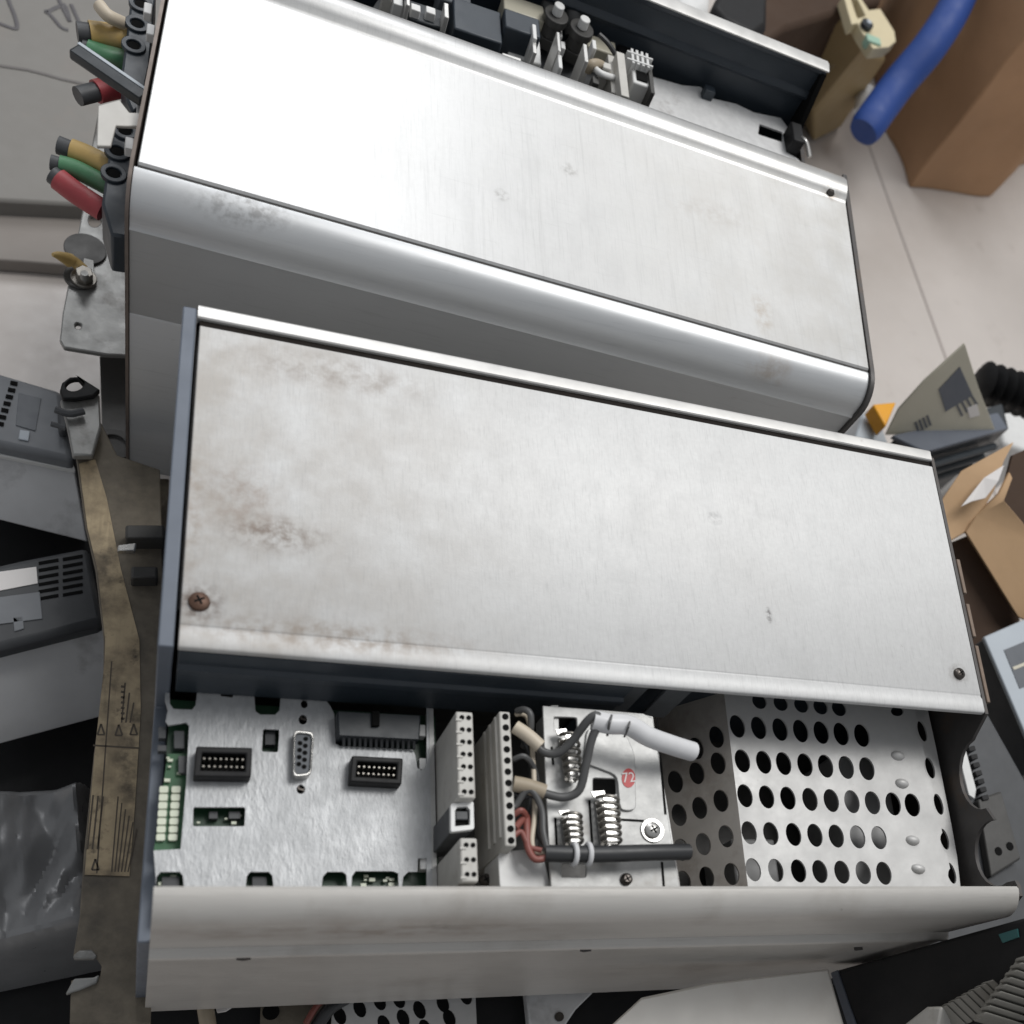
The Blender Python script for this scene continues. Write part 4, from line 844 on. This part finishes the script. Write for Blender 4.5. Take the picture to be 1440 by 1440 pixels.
# lower drive under the near wall
lw = thing('lower_drive', 'another drive lying lower under the near rail, perforated sheet showing', 'motor drive', at(700,1440,FZ), None)
ZL = -.175
boxfrom([(200,1380),(1230,1330),(1330,1560),(180,1560)], ZL-.012, FZ, 'housing_body', M['black'], lw, .002)
hl = [ell(x,y,9,13,ZL,14,.2) for x,y in ((478,1428),(506,1418),(534,1408),(561,1405),(590,1420),(623,1411),(540,1440),(567,1432),(598,1446),(632,1432),(500,1456),(655,1400))]
MB().plate([at(x,y,ZL) for x,y in ((462,1480),(470,1396),(560,1388),(668,1384),(672,1480))], hl, ZL, .001).build('perforated_sheet', M['perf'], lw, smooth=False)
MB().slab([at(x,y,ZL-.002) for x,y in ((368,1390),(460,1390),(456,1480),(364,1480))], .002, (0,0,-1)).build('grey_plate', M['flange2'], lw, .0005)
MB().cyl(at(381,1423,ZL-.0018), .0034, .0006, n=16).build('plate_hole', M['void'], lw, smooth=False)
MB().slab([at(x,y,ZL+.004) for x,y in ((738,1380),(850,1380),(810,1420),(770,1480),(748,1480))], .006, (0,0,-1)).build('side_bracket', M['silver'], lw, .001)
MB().cyl(at(786,1430,ZL+.0042), .0022, .0008, n=14).build('screw', M['darkscrew'], lw)
MB().slab([at(x,y,ZL+.002) for x,y in ((302,1410),(350,1402),(318,1422),(306,1424))], .002, (0,0,-1)).build('paper_tab', M['print'], lw, .0002)
MB().tube([at(440,1452,ZL+.006), at(462,1420,ZL+.008), at(486,1404,ZL+.006)], .0028, 10).build('lead', M['blackwire'], lw)
MB().tube([at(430,1440,ZL+.008), at(448,1412,ZL+.008), at(470,1400,ZL+.006)], .0014, 8).build('lead', M['redwire'], lw)
MB().tube([at(286,1400,ZL+.006), at(294,1450,ZL+.006)], .0032, 10).build('lead', M['tansleeve'], lw)
pp = MB().slab([at(x,y,-.090) for x,y in ((1166,1362),(1196,1470),(820,1480),(905,1402),(1000,1382))], .004, (0,0,-1)).build('light_panel', M['paneled'], None, .001); tag(pp, 'loose light metal panel at the bottom edge left of the black case', 'panel')

# ---- left: stacked grey drives, film bag, sheet of painted floor shade
ld = thing('small_drive', 'small grey drive with a slotted front at the left edge, upper of two', 'motor drive', at(40,600,FZ), 'small grey drives at the left edge')
ZU = -.200
tp = [(-60,506),(88,550),(104,648),(-60,612)]
MB().slab([at(x,y,ZU) for x,y in tp], .012, (0,0,-1)).build('front_panel', M['greyplastic'], ld, .003)
MB().slab([at(x,y,ZU-.012) for x,y in ((-60,600),(100,640),(112,650),(94,556),(-60,516))], .066, (0,0,-1)).build('case_core', M['char'], ld, .001)
MB().slab([at(x,y,z) for x,y,z in ((-60,622,-.214),(104,656,-.214),(123,762,-.236),(-60,716,-.236))], .003).build('metal_case', M['silver'], ld, .0006)
MB().slab([at(x,y,ZU-.008) for x,y in ((-60,620),(104,654),(106,662),(-60,628))], .003, (0,0,-1)).build('pale_edge', M['white'], ld, .0005)
g = MB()
for k in range(7): x, y = 20-k*3.2, 538+k*9.5; g.slab([at(x-5,y-3,ZU+.0006), at(x+5,y-1,ZU+.0006), at(x+4,y+4,ZU+.0006), at(x-6,y+2,ZU+.0006)], .0006, (0,0,-1))
g.build('vent_slots', M['void'], ld, smooth=False)
MB().slab([at(x,y,ZU+.0008) for x,y in ((28,604),(42,606),(40,620),(26,617))], .0008, (0,0,-1)).build('pale_button', M['paleblue'], ld, .0003)
MB().slab([at(x,y,ZU+.0005) for x,y in ((26,552),(58,560),(50,606),(22,598))], .0005, (0,0,-1)).build('key_area', M['cardgrey'], ld, .0003)
MB().slab([at(x,y,ZU+.008) for x,y in ((80,566),(104,572),(104,600),(82,606))], .008, (0,0,-1)).build('plug', M['char'], ld, .002)
ld = thing('small_drive', 'small charcoal drive with a white label and louvres at the left edge', 'motor drive', at(40,880,FZ), 'small grey drives at the left edge')
tp = [(-60,806),(30,786),(124,768),(146,876),(-60,928)]
MB().slab([at(x,y,ZU) for x,y in tp], .012, (0,0,-1)).build('front_panel', M['char'], ld, .003)
MB().slab([at(x,y,ZU-.012) for x,y in ((-60,922),(144,874),(124,774),(-60,812))], .070, (0,0,-1)).build('case_core', M['char'], ld, .001)
MB().slab([at(x,y,z) for x,y,z in ((-60,936,-.214),(148,884,-.214),(156,1004,-.246),(-60,1062,-.246))], .003).build('metal_case', M['silver'], ld, .0006)
MB().slab([at(x,y,ZU-.010) for x,y in ((-60,926),(104,884),(104,890),(-60,934))], .002, (0,0,-1)).build('pale_edge', M['beige'], ld, .0005)
MB().slab([at(x,y,ZU+.0005) for x,y in ((-60,812),(51,797),(53,820),(-60,842))], .0005, (0,0,-1)).build('white_label', M['print'], ld, smooth=False)
g = MB()
for k in range(6):
    for x0 in (54, 88):
        y = 790+k*10-(x0-54)*.16; g.slab([at(x0,y,ZU+.0004), at(x0+28,y-5,ZU+.0004), at(x0+28.5,y-1,ZU+.0004), at(x0+.5,y+4,ZU+.0004)], .0004, (0,0,-1))
g.build('louvre_slots', M['void'], ld, smooth=False)
MB().slab([at(x,y,ZU+.0006) for x,y in ((18,868),(32,866),(34,884),(20,888))], .0006, (0,0,-1)).build('pale_button', M['greyplastic'], ld, .0003)
MB().slab([at(x,y,ZU+.0006) for x,y in ((-20,842),(56,832),(60,870),(-20,880))], .0006, (0,0,-1)).build('key_area', M['greyplastic'], ld, .0003)
# crinkled film-wrapped pack
g = MB(); nx, ny = 40, 46; vs = []
ca, cb, cc_, ce = at(-70,1090,-.215), at(128,1072,-.215), at(150,1330,-.215), at(-70,1375,-.215)
from mathutils import noise as mn
for j in range(ny+1):
    for i in range(nx+1):
        u, v = i/nx, j/ny; p = (ca*(1-u)+cb*u)*(1-v) + (ce*(1-u)+cc_*u)*v
        e_ = min(u, 1-u, v, 1-v); edge = min(1, e_*7)
        n_ = mn.noise(Vector((u*2.2,v*2.6,0)))*.014 + abs(mn.noise(Vector((u*3+3,v*3.5+u*2,1))))*.008 + abs(mn.noise(Vector((u*9,v*7+u*5,2))))*.0022
        vs.append(g.bm.verts.new(p + Vector((mn.noise(Vector((v*8,5,0)))*.003*(1-edge), 0, n_*edge - (1-edge)**2*.055))))
for j in range(ny):
    for i in range(nx): k = j*(nx+1)+i; g.bm.faces.new((vs[k], vs[k+1], vs[k+nx+2], vs[k+nx+1]))
o_ = g.build('film_wrapped_pack', M['bag'], None); tag(o_, 'pack wrapped in shiny crinkled grey film at the left edge', 'pack')
ds_ = boxfrom([(-200,740),(150,720),(330,760),(330,1400),(330,1600),(-200,1600)], FZ+.006, FZ+.0005, 'floor_shade_sheet', M['black'], None, .001); tag(ds_, 'added black sheet for the dark floor shade under the left hand parts', 'shade sheet')  # added sheet, its black stands in for floor lying in the dark

# ------------------------------------------------------------------ light
w = bpy.data.worlds.new('World'); sc.world = w; w.use_nodes = True
bgn = w.node_tree.nodes['Background']; bgn.inputs[0].default_value = (.93,.96,1,1); bgn.inputs[1].default_value = .37
def lamp(name, pos, target, size, power, colr=(1,1,1), sy=None):
    l = bpy.data.lights.new(name, 'AREA'); l.energy = power; l.size = size; l.color = colr
    if sy: l.shape = 'RECTANGLE'; l.size_y = sy
    o = bpy.data.objects.new(name, l); col.objects.link(o); o.location = pos
    o.rotation_euler = (Vector(target)-Vector(pos)).to_track_quat('-Z', 'Y').to_euler()
lamp('ceiling_lamp', (.03, 1.75, 1.30), (.06,.3,0), .75, 10.5, (.97,.98,1))
lamp('room_lamp', (1.05, 1.00, 2.30), (.15,.15,0), 1.1, 46, (1,.99,.97))
cd.dof.use_dof = True; cd.dof.focus_distance = .47; cd.dof.aperture_fstop = 13

sc.view_settings.view_transform = 'Standard'; sc.view_settings.look = 'None'; sc.view_settings.exposure = 0; sc.view_settings.gamma = 1
sc.view_settings.use_curve_mapping = False
sc.cycles.max_bounces = 6
